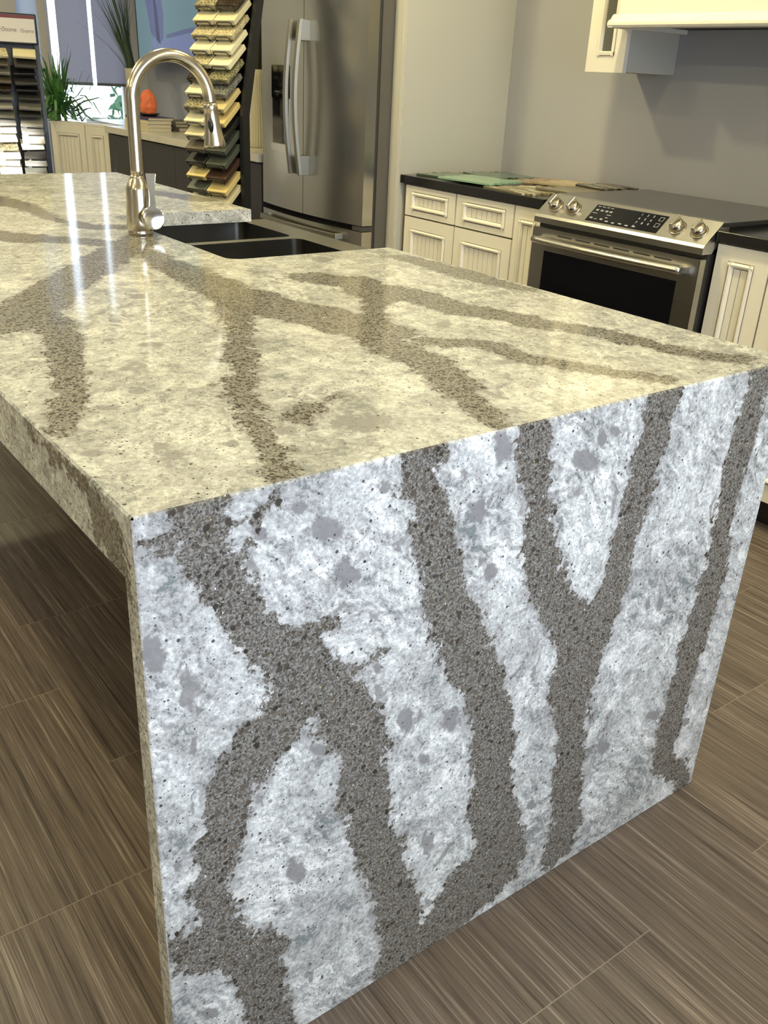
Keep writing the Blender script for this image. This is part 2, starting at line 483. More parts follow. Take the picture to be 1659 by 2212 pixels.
w.box(-0.95, 1.65, YB-.1, YB, 0, 0.35); w.box(-0.95, 1.65, YB-.1, YB, 2.25, CEIL)
struct('wall_back', w, M['far_wall'])
w = MB()
for x in (-0.95, 0.32, 1.59): w.box(x, x+.06, YB-.08, YB-.02, 0.35, 2.25)
w.box(-0.95, 1.65, YB-.08, YB-.02, 0.35, 0.41); w.box(-0.95, 1.65, YB-.08, YB-.02, 2.19, 2.25)
M['alu'] = mat('window_frame_white', (0.7, 0.7, 0.7, 1), 0.4)
added_win3 = struct('added_window_3', MB().box(XL-.08, XL-.03, 0.96, 0.975, 0.9, 2.40).box(XL-.08, XL-.03, 1.255, 1.27, 0.9, 2.40), M['alu'])  # unseen slot window, added so the sun can reach the far rack
obj('window_pane', MB().box(XL-.056, XL-.052, 0.97, 1.26, 0.905, 2.395), M['pane'], added_win3)
win2 = struct('window_2', w, M['alu'])
obj('window_pane', MB().box(-0.94, 1.64, YB-.055, YB-.051, 0.36, 2.24), M['pane'], win2)

# far window: frame, clear pane, two roller shades with daylight at their edges
w1 = MB()
for x in (WX0, WX1-.035): w1.box(x, x+.035, YF+.03, YF+.08, WZ0, 2.5)
w1.box(WX0+.035, WX1-.035, YF+.03, YF+.08, WZ0, WZ0+.04); w1.box(WX0+.035, WX1-.035, YF+.03, YF+.08, 2.46, 2.5)
win = struct('window_1', w1, M['alu'])
obj('window_pane', MB().box(WX0+.005, WX1-.005, YF+.05, YF+.054, WZ0+.005, 2.495), M['pane'], win)
m = bpy.data.materials.new('roller_shade_fabric'); m.use_nodes = True
nt = m.node_tree; nt.nodes.remove(nt.nodes['Principled BSDF'])
d_ = nt.nodes.new('ShaderNodeBsdfDiffuse'); t_ = nt.nodes.new('ShaderNodeBsdfTranslucent'); x_ = nt.nodes.new('ShaderNodeMixShader')
d_.inputs[0].default_value = (0.48, 0.47, 0.55, 1); t_.inputs[0].default_value = (0.24, 0.24, 0.30, 1); x_.inputs[0].default_value = 0.55
nt.links.new(d_.outputs[0], x_.inputs[1]); nt.links.new(t_.outputs[0], x_.inputs[2]); nt.links.new(x_.outputs[0], nt.nodes['Material Output'].inputs[0])
M['shade'] = m
M['shade_bar'] = mat('shade_hem_bar', (0.12, 0.12, 0.14, 1), 0.6)
for i, (a, b_, lb) in enumerate(((2.262, 2.500, 'grey roller shade drawn down behind the spiky potted plant'), (2.532, 2.79, 'grey roller shade drawn down behind the vase of grasses'))):
    t = thing('roller_shade', lb, 'window shade', ((a+b_)/2, YF-.03, 1.145), group='roller shades on the far window')
    sc_ = MB(); sc_.face([(a, YF-.03, 1.15), (b_, YF-.03, 1.15), (b_, YF-.03, 2.6), (a, YF-.03, 2.6)]); obj('shade_cloth', sc_, M['shade'], t)
    obj('hem_bar', MB().box(a, b_, YF-.036, YF-.024, 1.135, 1.155), M['shade_bar'], t)
# pilaster and grey display boards left of the window
M['shade_blue'] = M['shade'].copy(); M['shade_blue'].name = 'pale_blue_shade_fabric'
for n_ in M['shade_blue'].node_tree.nodes:
    if n_.type == 'BSDF_DIFFUSE': n_.inputs[0].default_value = (0.6, 0.66, 0.75, 1)
    if n_.type == 'BSDF_TRANSLUCENT': n_.inputs[0].default_value = (0.36, 0.42, 0.52, 1)
sc_ = MB(); sc_.face([(1.986, YF+.02, WZ0), (2.139, YF+.02, WZ0), (2.139, YF+.02, 2.5), (1.986, YF+.02, 2.5)])
t = thing('roller_shade', 'pale blue shade in the narrow window bay behind the far sample rack', 'window shade', (2.06, YF+.02, WZ0), group='roller shades on the far window')
obj('shade_cloth', sc_, M['shade_blue'], t)
obj('window_pane', MB().box(1.986, 2.139, YF+.06, YF+.064, WZ0, 2.5), M['pane'], win)
struct('trim_1', MB().box(2.142, 2.188, YF-.012, YF, 0.4, 2.55), mat('window_casing', (0.50, 0.46, 0.42, 1), 0.7))
struct('trim_2', MB().box(1.76, 1.98, YF-.03, YF, 0.4, 2.2), mat('grey_board', (0.48, 0.46, 0.44, 1), 0.7))

# outside the window
M['paving'] = mat('sunny_paving', (0.62, 0.60, 0.56, 1), 0.8, noise=0.2, nscale=1)
struct('ground_outside', MB().box(-10, 18, YF+.15, 40, -0.2, -0.1), M['paving'])
M['shrub'] = mat('shrub_leaves', (0.06, 0.16, 0.07, 1), 0.6)
def shrub(x, y, r, h, lb):
    rnd = random.Random(int(x*100)); b = MB()
    for k in range(420):
        a = rnd.uniform(0, 2*PI); z = rnd.uniform(0.05, 1); q = r*math.sqrt(max(0.05, 1-(z-.5)**2*3))*rnd.uniform(.6, 1)
        c = Vector((x+q*math.cos(a), y+q*math.sin(a), -0.1+z*h)); s_ = rnd.uniform(.05, .1)
        u = Vector((rnd.uniform(-1, 1), rnd.uniform(-1, 1), rnd.uniform(-.4, 1))).normalized(); v = u.orthogonal().normalized()
        b.face([c-u*s_, c+v*s_*.45, c+u*s_, c-v*s_*.45])
    o = obj('shrub', b, M['shrub'], loc=(x, y, -.1)); tag(o, lb, 'shrub')
shrub(4.5, 10.6, .4, 1.6, 'leafy green shrub outside the window, close to the vase of grasses')

# ceiling downlights
M['diffuser'] = mat('lamp_diffuser', (0.9, 0.9, 0.85, 1), 0.5, emit=(1, 0.88, 0.66, 1), estr=9)
M['lamp_trim'] = mat('lamp_trim_white', (0.8, 0.8, 0.8, 1), 0.5)
LAMPS = [(-2.2, -1.4), (-2.2, 0.6), (-0.5, 1.0), (1.75, 0.0), (1.85, 1.6), (-2.2, 3.2), (-.4, 3.0), (1.2, 2.9), (-1.6, 5.6), (0.75, 5.4), (1.75, -1.5)]
for (x, y) in LAMPS:
    t = thing('ceiling_downlight', 'round recessed white downlight in the ceiling above the showroom', 'ceiling light', (x, y, CEIL), group='ceiling downlights')
    obj('trim_ring', MB().lathe([(0.075, 0), (0.105, 0), (0.105, -0.006), (0.08, -0.010), (0.075, 0)], (x, y, CEIL)), M['lamp_trim'], t)
    obj('diffuser', MB().lathe([(0.0, -0.002), (0.078, -0.003), (0.078, 0)], (x, y, CEIL)), M['diffuser'], t)
    l = lamp('downlight_lamp', 'AREA', LAMP_W, WARM, (x, y, CEIL-.012), shape='DISK', size=0.15)

# ------------------------------------------------------------------ island: quartz worktop with a waterfall end
ISL_W, ISL_L, H = 1.153, 2.945, 0.910
FRONT_VEINS = [[(0.006,0.884,0.0085),(0.029,0.873,0.0108),(0.053,0.86,0.0147)],
    [(0.071,0.91,0.0327),(0.074,0.859,0.0302),(0.093,0.804,0.0272),(0.122,0.753,0.0275),(0.166,0.697,0.0303),(0.219,0.633,0.0414),(0.258,0.567,0.0439),(0.291,0.492,0.0399),(0.294,0.426,0.0395),(0.305,0.352,0.0365),(0.334,0.263,0.0385),(0.361,0.18,0.0408),(0.385,0.082,0.0423),(0.385,0.018,0.0532)],
    [(0.192,0.637,0.0446),(0.173,0.597,0.0399),(0.134,0.572,0.0419),(0.102,0.538,0.0403),(0.088,0.487,0.0325),(0.074,0.434,0.0341),(0.062,0.378,0.0272),(0.075,0.303,0.0283),(0.094,0.238,0.031),(0.135,0.152,0.0319),(0.138,0.081,0.0347),(0.156,0.003,0.0356)],
    [(0.003,0.312,0.0268),(0.041,0.276,0.0291),(0.094,0.238,0.0386),(0.15,0.207,0.029)],
    [(0.377,0.903,0.0228),(0.354,0.881,0.0323),(0.372,0.84,0.0276),(0.383,0.8,0.0287),(0.399,0.749,0.033),(0.417,0.681,0.0379),(0.454,0.602,0.0411),(0.505,0.511,0.041),(0.528,0.433,0.0446),(0.544,0.354,0.0471),(0.549,0.276,0.0462),(0.577,0.181,0.0517),(0.577,0.108,0.0805),(0.522,0.082,0.073),(0.476,0.042,0.0613)],
    [(0.544,0.901,0.0286),(0.553,0.844,0.028),(0.567,0.787,0.0284),(0.582,0.726,0.0331),(0.608,0.658,0.031),(0.655,0.587,0.0322),(0.712,0.508,0.054),(0.714,0.444,0.0582),(0.725,0.366,0.0376),(0.732,0.284,0.0389),(0.74,0.198,0.0384),(0.759,0.101,0.0397),(0.751,0.049,0.0451)],
    [(0.813,0.906,0.0432),(0.805,0.857,0.0354),(0.79,0.793,0.033),(0.79,0.732,0.034),(0.772,0.673,0.0304),(0.775,0.615,0.0348),(0.757,0.553,0.0415),(0.726,0.494,0.0608)],
    [(1.057,0.913,0.0297),(1.051,0.828,0.0316),(1.049,0.763,0.0354),(1.04,0.68,0.0337),(1.049,0.598,0.0319),(1.054,0.522,0.0405),(1.044,0.427,0.0393),(1.038,0.358,0.04),(1.027,0.257,0.0373),(1.021,0.171,0.0375),(1.019,0.114,0.0256),(1.093,0.06,0.0282),(1.122,0.015,0.0276)],
    [(0.161,0.894,0.0043),(0.139,0.88,0.0031),(0.13,0.855,0.0024)],
    [(0.185,0.716,0.0094),(0.217,0.708,0.0098),(0.234,0.707,0.0091)],
    [(0.225,0.631,0.0151),(0.281,0.63,0.0073),(0.324,0.642,0.0034)]]
TOP_VEINS = [[(0.699,1.555,0.0328),(0.588,1.41,0.0537),(0.435,1.218,0.0515),(0.294,1.044,0.052),(0.176,0.865,0.0584),(0.105,0.808,0.081),(0.036,0.759,0.0744)],
    [(0.195,0.875,0.0336),(0.165,0.711,0.0314),(0.126,0.553,0.0276),(0.09,0.422,0.022),(0.057,0.334,0.022),(0.018,0.262,0.0193)],
    [(0.562,1.319,0.0271),(0.551,1.141,0.0422),(0.55,0.981,0.0521),(0.549,0.838,0.0612),(0.556,0.706,0.0719),(0.595,0.608,0.0724),(0.618,0.524,0.0702),(0.627,0.467,0.0651)],
    [(0.552,0.882,0.0247),(0.469,0.669,0.0312),(0.4,0.53,0.0222),(0.344,0.412,0.0239),(0.264,0.283,0.023),(0.23,0.16,0.022),(0.199,0.074,0.0186),(0.173,-0.0,0.0158)],
    [(0.772,0.885,0.0539),(0.818,0.813,0.0679),(0.815,0.694,0.0278),(0.687,0.564,0.0252),(0.597,0.4,0.0383),(0.591,0.284,0.0449),(0.559,0.17,0.0321),(0.515,0.081,0.0215),(0.49,0.005,0.0203)],
    [(0.819,0.716,0.0789),(0.862,0.65,0.0539),(0.865,0.54,0.0503),(0.91,0.458,0.0436),(0.934,0.362,0.0392),(0.98,0.292,0.035),(0.996,0.181,0.0289),(1.021,0.105,0.0302),(1.069,0.05,0.027)],
    [(1.099,1.004,0.0323),(1.105,0.853,0.0458),(1.111,0.674,0.0372),(1.124,0.588,0.0194)],
    [(0.67,0.369,0.0259),(0.74,0.321,0.0303),(0.744,0.227,0.0277),(0.777,0.158,0.0253),(0.804,0.117,0.0228),(0.857,0.035,0.0248)],
    [(0.3,1.658,0.0597),(0.38,1.557,0.0575),(0.469,1.489,0.0412),(0.556,1.388,0.0388)],
    [(0.465,2.284,0.0912),(0.535,2.104,0.0425),(0.534,1.819,0.0182),(0.584,1.676,0.04),(0.684,1.641,0.0387)],
    [(1.032,2.319,0.0357),(1.085,2.179,0.0579),(1.108,2.088,0.0526)],
    [(0.286,0.167,0.0235),(0.341,0.198,0.0077),(0.39,0.215,0.0038)]]
SIDE_VEINS = [[(0.324,0.89,0.0093),(0.118,0.898,0.0147),(0.093,0.865,0.0321),(0.051,0.851,0.0355),(0.041,0.829,0.024)],
    [(0.222,0.893,0.0148),(0.18,0.88,0.0052)]]
FRONT_BLOTCHES = [(0.221,0.842,0.019,-0.005,0.0,-0.012),
    (0.252,0.773,0.016,-0.005,0.0,-0.014),
    (0.011,0.752,0.013,-0.005,-0.001,-0.019),
    (0.489,0.887,0.013,-0.003,0.003,-0.022),
    (0.526,0.855,0.012,-0.003,0.002,-0.011),
    (0.652,0.834,0.026,-0.005,0.003,-0.013),
    (0.682,0.862,0.007,-0.001,0.003,-0.013),
    (0.444,0.474,0.013,-0.006,0.002,-0.019),
    (0.399,0.426,0.009,-0.004,0.001,-0.009),
    (0.364,0.51,0.007,-0.003,0.001,-0.02),
    (0.185,0.335,0.013,-0.008,0.0,-0.017),
    (0.052,0.149,0.015,-0.012,-0.0,-0.01),
    (0.456,0.8,0.01,-0.002,0.001,-0.011),
    (0.051,0.611,0.004,-0.002,-0.001,-0.01),
    (1.026,0.526,0.011,-0.003,0.003,-0.009),
    (0.872,0.528,0.007,-0.002,0.003,-0.012),
    (0.907,0.519,0.007,-0.002,0.003,-0.012),
    (0.958,0.26,0.018,-0.008,0.003,-0.011),
    (0.019,0.444,0.005,-0.003,-0.0,-0.007),
    (0.652,0.204,0.011,-0.006,0.001,-0.009),
    (0.307,0.616,0.005,-0.002,0.0,-0.009),
    (0.363,0.773,0.009,-0.003,0.001,-0.011),
    (0.82,0.248,0.017,-0.008,0.003,-0.014),
    (0.228,0.521,0.018,-0.008,0.0,-0.007),
    (0.016,0.709,0.005,-0.002,-0.0,-0.007),
    (0.139,0.858,0.008,-0.002,-0.0,-0.007),
    (0.661,0.828,0.022,-0.005,0.002,-0.01),
    (0.356,0.509,0.007,-0.003,0.001,-0.016),
    (0.19,0.873,0.007,-0.002,0.0,-0.006),
    (0.455,0.811,0.012,-0.003,0.001,-0.007),
    (0.493,0.704,0.011,-0.003,0.001,-0.011),
    (0.304,0.872,0.008,-0.002,0.0,-0.008),
    (0.71,0.867,0.01,-0.002,0.002,-0.007),
    (1.075,0.191,0.014,-0.006,0.003,-0.011)]
TOP_BLOTCHES = [(0.352,0.107,0.031,-0.017,-0.015,-0.021),
    (0.105,0.121,0.011,-0.007,-0.005,-0.011),
    (0.1,0.159,0.006,-0.004,-0.003,-0.008),
    (0.085,0.102,0.005,-0.003,-0.003,-0.007),
    (0.423,0.503,0.011,-0.005,-0.008,-0.014),
    (0.263,0.553,0.015,-0.008,-0.005,-0.012),
    (0.267,0.316,0.005,-0.003,-0.005,-0.009),
    (0.716,0.219,0.02,-0.01,-0.009,-0.009),
    (0.809,1.19,0.021,-0.008,-0.012,-0.021),
    (0.906,1.056,0.02,-0.008,-0.016,-0.024),
    (0.096,0.312,0.013,-0.007,-0.004,-0.011),
    (0.156,0.353,0.008,-0.005,-0.005,-0.011),
    (0.251,0.13,0.01,-0.006,-0.005,-0.008),
    (0.768,0.45,0.011,-0.005,-0.013,-0.015),
    (1.019,0.674,0.013,-0.006,-0.012,-0.014),
    (0.375,0.873,0.014,-0.006,-0.006,-0.014),
    (0.027,0.174,0.01,-0.005,-0.003,-0.009),
    (0.172,0.123,0.006,-0.004,-0.004,-0.008)]

def vein_field(P, veins, off=0.0):
    P = np.asarray(P, dtype=float); best = np.full(len(P), 0.2)
    for L in veins:
        for (a, b) in zip(L[:-1], L[1:]):
            A = np.array(a[:2]); B = np.array(b[:2]); D = B-A; l2 = max(1e-9, D@D)
            t = np.clip(((P-A)@D)/l2, 0, 1)
            q = A + t[:, None]*D
            d = np.linalg.norm(P-q, axis=1) - (a[2]+(b[2]-a[2])*t)
            best = np.minimum(best, d)
    return best
def blotch_field(P, bl):
    P = np.asarray(P, dtype=float); best = np.full(len(P), 1.0)
    for (cx, cy, ux, uy, vx, vy) in bl:
        Mi = np.linalg.inv(np.array([[ux, vx], [uy, vy]]))
        r = np.linalg.norm((P-np.array([cx, cy]))@Mi.T, axis=1)-1
        best = np.minimum(best, r)
    return best

class Slab(MB):
    """stone surfaces that carry the vein pattern as two stored values per vertex"""
    def __init__(s): super().__init__(); s.va = []; s.ba = []; s.so = []
    def fill(s):
        n = len(s.v)-len(s.va)
        return n
    def grid(s, fn, us, vs, kind, skip=None, flip=False):
        nu, nv = len(us), len(vs)
        pts = [fn(u, v) for v in vs for u in us]
        base = len(s.v); s.v.extend(pts)
        s.paint(pts, kind)
        for j in range(nv-1):
            for i in range(nu-1):
                if skip and skip((us[i]+us[i+1])/2, (vs[j]+vs[j+1])/2): continue
                a = base+j*nu+i; f = (a, a+1, a+1+nu, a+nu)
                s.f.append(f[::-1] if flip else f); s.m.append(0); s.s.append(False)
    def poly(s, pts, kind):
        base = len(s.v); s.v.extend([tuple(p) for p in pts]); s.paint(pts, kind)
        s.f.append(tuple(range(base, base+len(pts)))); s.m.append(0); s.s.append(False)
    def paint(s, pts, kind):
        P = np.array(pts)
        if kind == 'front': v = vein_field(P[:, [0, 2]], FRONT_VEINS); b = blotch_field(P[:, [0, 2]], FRONT_BLOTCHES)
        elif kind == 'top': v = vein_field(P[:, [0, 1]], TOP_VEINS); b = blotch_field(P[:, [0, 1]], TOP_BLOTCHES)
        elif kind == 'side': v = vein_field(P[:, [1, 2]], SIDE_VEINS); b = np.full(len(P), 1.0)
        else: v = np.full(len(P), 0.12); b = np.full(len(P), 1.0)
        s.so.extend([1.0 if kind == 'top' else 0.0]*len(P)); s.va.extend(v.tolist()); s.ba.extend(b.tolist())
def lin(a, b, step, extra=()):
    n = max(1, int(round((b-a)/step)))
    return sorted(set([round(x, 5) for x in np.linspace(a, b, n+1)] + [round(x, 5) for x in extra]))

SKX0, SKY0, SKY1, SKR = 0.700, 1.130, 1.852, 0.035     # sink cut-out in the worktop
e = 0.0025; TH = 0.037; AP = 0.080
s = Slab()
cut = lambda x, y: x > SKX0 and SKY0 < y < SKY1
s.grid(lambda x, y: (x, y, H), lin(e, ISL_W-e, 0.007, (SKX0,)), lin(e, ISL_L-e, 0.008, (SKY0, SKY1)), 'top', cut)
# rounded inner corners of the cut-out
for (cy, sg) in ((SKY0, 1), (SKY1, -1)):
    arc = [(SKX0+SKR-SKR*math.cos(a), cy+sg*(SKR-SKR*math.sin(a))) for a in np.linspace(0, PI/2, 9)]
    for (p, q) in zip(arc[:-1], arc[1:]):
        tri = [(SKX0, cy, H), (p[0], p[1], H), (q[0], q[1], H)]
        s.poly(tri if sg < 0 else tri[::-1], 'top')
        w4 = [(p[0], p[1], H), (q[0], q[1], H), (q[0], q[1], H-TH), (p[0], p[1], H-TH)]
        s.poly(w4 if sg > 0 else w4[::-1], 'none')
# walls of the cut-out
zs = lin(H-TH, H, 0.0125)
s.grid(lambda x, z: (x, SKY0, z), lin(SKX0+SKR, ISL_W, 0.02), zs, 'none', flip=True)
s.grid(lambda x, z: (x, SKY1, z), lin(SKX0+SKR, ISL_W, 0.008), zs, 'top')
s.grid(lambda y, z: (SKX0, y, z), lin(SKY0+SKR, SKY1-SKR, 0.02), zs, 'none')
# left apron (mitred, deeper) with its arris
s.grid(lambda y, z: (0, y, z), lin(0.03, ISL_L, 0.008), lin(H-AP, H-e, 0.01), 'side', flip=True)
s.grid(lambda y, z: ((z-(H-e)), y, z), lin(e, ISL_L, 0.008), [H-e, H], 'none', flip=True)
s.grid(lambda y, z: (0.03, y, z), lin(0.03, ISL_L, 0.05), lin(H-AP, H-TH, 0.02), 'none')
s.grid(lambda x, y: (x, y, H-AP), [0, 0.03], lin(0.03, ISL_L, 0.05), 'none', flip=True)
# front arris, right edge, far edge
s.grid(lambda x, z: (x, z-(H-e), z), lin(e, ISL_W-e, 0.008), [H-e, H], 'front')
for (y0, y1) in ((e, SKY0), (SKY1, ISL_L)):
    s.grid(lambda y, z: (ISL_W, y, z), lin(max(y0, .03), y1, 0.01), lin(H-TH, H-e, 0.01), 'none')
    s.grid(lambda y, z: (ISL_W-(z-(H-e)), y, z), lin(y0, y1, 0.01), [H-e, H], 'none')
s.grid(lambda x, z: (x, ISL_L, z), lin(0, ISL_W, 0.02), lin(H-TH, H, 0.0125), 'none', flip=True)
s.grid(lambda x, y: (x, y, H-TH), lin(0.03, ISL_W, 0.05, (SKX0,)), lin(0.03, ISL_L, 0.05, (SKY0, SKY1)), 'none', cut, flip=True)
isl = thing('island_worktop', 'brown-veined white quartz island worktop with waterfall end panel to the floor', 'worktop', (0, 0, 0))
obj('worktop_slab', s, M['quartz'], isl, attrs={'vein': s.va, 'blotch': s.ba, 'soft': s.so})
# waterfall panel
s = Slab()
s.grid(lambda x, z: (x, 0, z), lin(0.0015, ISL_W-.0015, 0.006), lin(0.001, H-e, 0.006), 'front')
s.grid(lambda y, z: (0, y, z), [0.0015, 0.010, 0.020, 0.030], lin(0.001, H-e, 0.01), 'side', flip=True)
s.grid(lambda y, z: (0.0015-y if y < .0015 else 0, y, z), [0.0, 0.0015], lin(0.001, H-e, 0.01), 'none', flip=True)
s.grid(lambda y, z: (ISL_W, y, z), [0.0015, 0.015, 0.030], lin(0.001, H-e, 0.01), 'none')
s.grid(lambda y, z: (ISL_W-.0015+y, y, z), [0.0, 0.0015], lin(0.001, H-e, 0.01), 'none')
s.grid(lambda x, z: (x, 0.030, z), lin(0, ISL_W, 0.1), lin(0.001, H-TH, 0.1), 'none', flip=True)
s.grid(lambda x, y: (x, y, 0.001), lin(0, ISL_W, 0.1), [0, 0.03], 'none', flip=True)
obj('waterfall_panel', s, M['quartz'], isl, attrs={'vein': s.va, 'blotch': s.ba, 'soft': s.so})
ic = thing('island_cabinet', 'dark island base cabinet hidden under the quartz worktop behind the waterfall end', 'cabinet', (0.85, 1.5, 0))
c = MB()
c.box(0.56, 0.578, 0.035, 2.88, 0.09, H-TH-.001)
c.box(1.10, 1.118, 0.035, 1.10, 0.09, H-TH-.001); c.box(1.10, 1.118, 1.90, 2.88, 0.09, H-TH-.001); c.box(1.10, 1.118, 1.10, 1.90, 0.09, 0.60)
c.box(0.578, 1.10, 2.862, 2.88, 0.09, H-TH-.001); c.box(0.578, 1.10, 0.035, 0.053, 0.09, H-TH-.001)
obj('body', c, M['dark_wood'], ic)
obj('toe_kick', MB().box(0.60, 1.06, 0.035, 2.85, 0.0, 0.09), M['black'], ic)

# ------------------------------------------------------------------ apron-front double sink
RZ = H-TH-.0015
sk = thing('farmhouse_sink', 'stainless steel double bowl apron-front sink set into the veined island', 'sink', (0.95, 1.5, 0.62))
SX0, SX1, SY0, SY1 = 0.665, 1.236, 1.105, 1.895
BX0, BX1 = 0.712, 1.136
bowls = ((1.150, 1.538), (1.572, 1.905-.022))
def rrect(x0, x1, y0, y1, r, n=6):
    pts = []
    for (cx, cy, a0) in ((x1-r, y1-r, 0), (x0+r, y1-r, PI/2), (x0+r, y0+r, PI), (x1-r, y0+r, 1.5*PI)):
        for k in range(n+1):
            a = a0 + PI/2*k/n
            pts.append((cx+r*math.cos(a), cy+r*math.sin(a)))
    return pts
deck = MB()
def deckrect(x0, x1, y0, y1, z=RZ): deck.face([(x0, y0, z), (x1, y0, z), (x1, y1, z), (x0, y1, z)])
deckrect(SX0, BX0, SY0, SY1); deckrect(BX1, SX1-.012, SY0, SY1)
deckrect(BX0, BX1, SY0, bowls[0][0]); deckrect(BX0, BX1, bowls[0][1], bowls[1][0]); deckrect(BX0, BX1, bowls[1][1], SY1)
RB = 0.028
for (y0, y1) in bowls:
    for (cx, cy, a0, qx, qy) in ((BX1-RB, y1-RB, 0, BX1, y1), (BX0+RB, y1-RB, PI/2, BX0, y1), (BX0+RB, y0+RB, PI, BX0, y0), (BX1-RB, y0+RB, 1.5*PI, BX1, y0)):
        for k in range(6):
            a, b_ = a0+PI/2*k/6, a0+PI/2*(k+1)/6
            deck.face([(qx, qy, RZ), (cx+RB*math.cos(b_), cy+RB*math.sin(b_), RZ), (cx+RB*math.cos(a), cy+RB*math.sin(a), RZ)])
# apron with a rounded top edge
prof = [(SX1-.012+.012*math.sin(a), RZ-.012+.012*math.cos(a)) for a in np.linspace(0, PI/2, 6)] + [(SX1, 0.64), (SX1-.02, 0.635), (SX1-.02, RZ-.02)]
for (p, q) in zip(prof[:-1], prof[1:]):
    deck.face([(p[0], SY0, p[1]), (q[0], SY0, q[1]), (q[0], SY1, q[1]), (p[0], SY1, p[1])], sm=True)
for y in (SY0, SY1):
    deck.face([(SX1-.012, y, RZ), (SX1, y, RZ-.012), (SX1, y, 0.64), (1.12, y, 0.64), (1.12, y, RZ)])
obj('apron_and_rim', deck, M['sink_steel'], sk)
for (y0, y1) in bowls:
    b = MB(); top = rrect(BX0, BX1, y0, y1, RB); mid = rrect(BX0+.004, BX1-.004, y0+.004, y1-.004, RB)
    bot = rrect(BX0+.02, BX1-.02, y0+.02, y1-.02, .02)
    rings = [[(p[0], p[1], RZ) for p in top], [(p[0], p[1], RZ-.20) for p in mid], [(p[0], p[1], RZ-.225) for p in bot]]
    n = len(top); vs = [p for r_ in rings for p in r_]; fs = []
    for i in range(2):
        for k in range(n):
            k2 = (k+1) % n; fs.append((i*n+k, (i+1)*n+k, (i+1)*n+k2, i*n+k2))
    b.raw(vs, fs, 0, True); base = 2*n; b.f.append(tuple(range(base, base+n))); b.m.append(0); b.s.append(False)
    bo = obj('bowl', b, M['bowl_steel_shaded'], sk)
    obj('drain', MB().lathe([(0.045, 0.0), (0.045, 0.004), (0.035, 0.004), (0.03, -0.004), (0.0, -0.004)], ((BX0+BX1)/2, (y0+y1)/2, RZ-.224)), M['chrome'], bo)

# ------------------------------------------------------------------ gooseneck faucet
fx, fy = 0.656, 1.530
fa = thing('gooseneck_faucet', 'tall brushed nickel gooseneck pull-down faucet standing behind the island sink', 'faucet', (fx, fy, H))
obj('body', MB().lathe([(0.0, 0), (0.0315, 0.0), (0.032, 0.006), (0.0298, 0.009), (0.030, 0.011), (0.0328, 0.018), (0.0335, 0.032), (0.0318, 0.055), (0.0302, 0.085), (0.0298, 0.108),
                        (0.029, 0.112), (0.0245, 0.124), (0.0190, 0.133), (0.0172, 0.137), (0.0172, 0.142)], (fx, fy, H), n=48), M['nickel'], fa)
AR, ZC = 0.1035, 1.221
pts = [(fx+.001, fy, z) for z in np.linspace(H+.138, ZC, 12)] + [(fx+AR-AR*math.cos(a), fy, ZC+AR*math.sin(a)) for a in np.linspace(0.08, PI-.10, 34)]
last = Vector(pts[-1]); dr = Vector((0.10, 0, -1)).normalized()
pts += [tuple(last + dr*t) for t in (0.006, 0.013)]
obj('gooseneck', MB().tube(pts, [0.0155]*len(pts), n=28, side=(0, 1, 0)), M['nickel'], fa)
tp = last + dr*0.013
sp = obj('spray_head', MB().lathe([(0.0155, -0.002), (0.017, 0.0), (0.018, 0.006), (0.018, 0.012), (0.0172, 0.014), (0.018, 0.03), (0.0205, 0.055), (0.025, 0.082), (0.0280, 0.094), (0.0280, 0.099), (0.026, 0.102), (0.0, 0.102)],
                       tp, dr, n=40), M['nickel'], fa)
bd = MB()
cb = tp + dr*0.048; q = Vector((-0.62, -0.78, 0)); q = (q-dr*q.dot(dr)).normalized(); side = dr.cross(q)
ring = [cb + q*0.0185 + dr*(0.017*math.cos(a)) + side*(0.0065*math.sin(a)) for a in np.linspace(0, 2*PI, 20, endpoint=False)]
ring2 = [p + q*0.0055 + dr*0.0 for p in ring]
nn = len(ring); bd.raw(ring+ring2, [(i, (i+1) % nn, (i+1) % nn+nn, i+nn) for i in range(nn)]+[tuple(range(nn, 2*nn))], 0, True)
obj('spray_button', bd, M['black'], sp)
# side lever: a boss, a round cap and a flat flaring handle
ld = Vector((math.cos(math.radians(-78)), math.sin(math.radians(-78)), 0.0)); lc = Vector((fx, fy, H+.046))
obj('lever_boss', MB().lathe([(0.021, 0.0), (0.021, 0.036), (0.024, 0.040), (0.024, 0.044), (0.020, 0.048), (0, 0.048)], lc, ld, n=32), M['nickel'], fa)
vd = Vector((-0.36, -0.86, 0.22)).normalized()        # the cap looks at the room
hp = lc + ld*0.058
lv = MB()
lv.lathe([(0.0, -0.010), (0.014, -0.009), (0.024, -0.005), (0.0290, 0.0), (0.0280, 0.002), (0.021, 0.0034), (0.012, 0.0042), (0.0, 0.0045)], hp, vd, n=40)
rt = Vector((0, 0, 1)).cross(vd).normalized(); upv = vd.cross(rt).normalized()
ws = [(0.016, 0.017), (0.028, 0.0088), (0.045, 0.0072), (0.065, 0.0078), (0.085, 0.0098), (0.103, 0.0128), (0.108, 0.0132)]
vs = []
for (h_, w_) in ws:
    for (a, b_) in ((-1, -1), (1, -1), (1, 1), (-1, 1)):
        vs.append(hp + upv*h_ + rt*(w_*a) + vd*(b_*0.0032) + vd*(-0.02*(h_/0.108)**2))
fs = []
for i in range(len(ws)-1):
    for k in range(4):
        k2 = (k+1) % 4; fs.append((i*4+k, i*4+k2, (i+1)*4+k2, (i+1)*4+k))
fs += [(3, 2, 1, 0), tuple(4*(len(ws)-1)+k for k in range(4))]
lv.raw(vs, fs, 0, False)
obj('lever_handle', lv, M['chrome'], fa, bevel=0.0012)

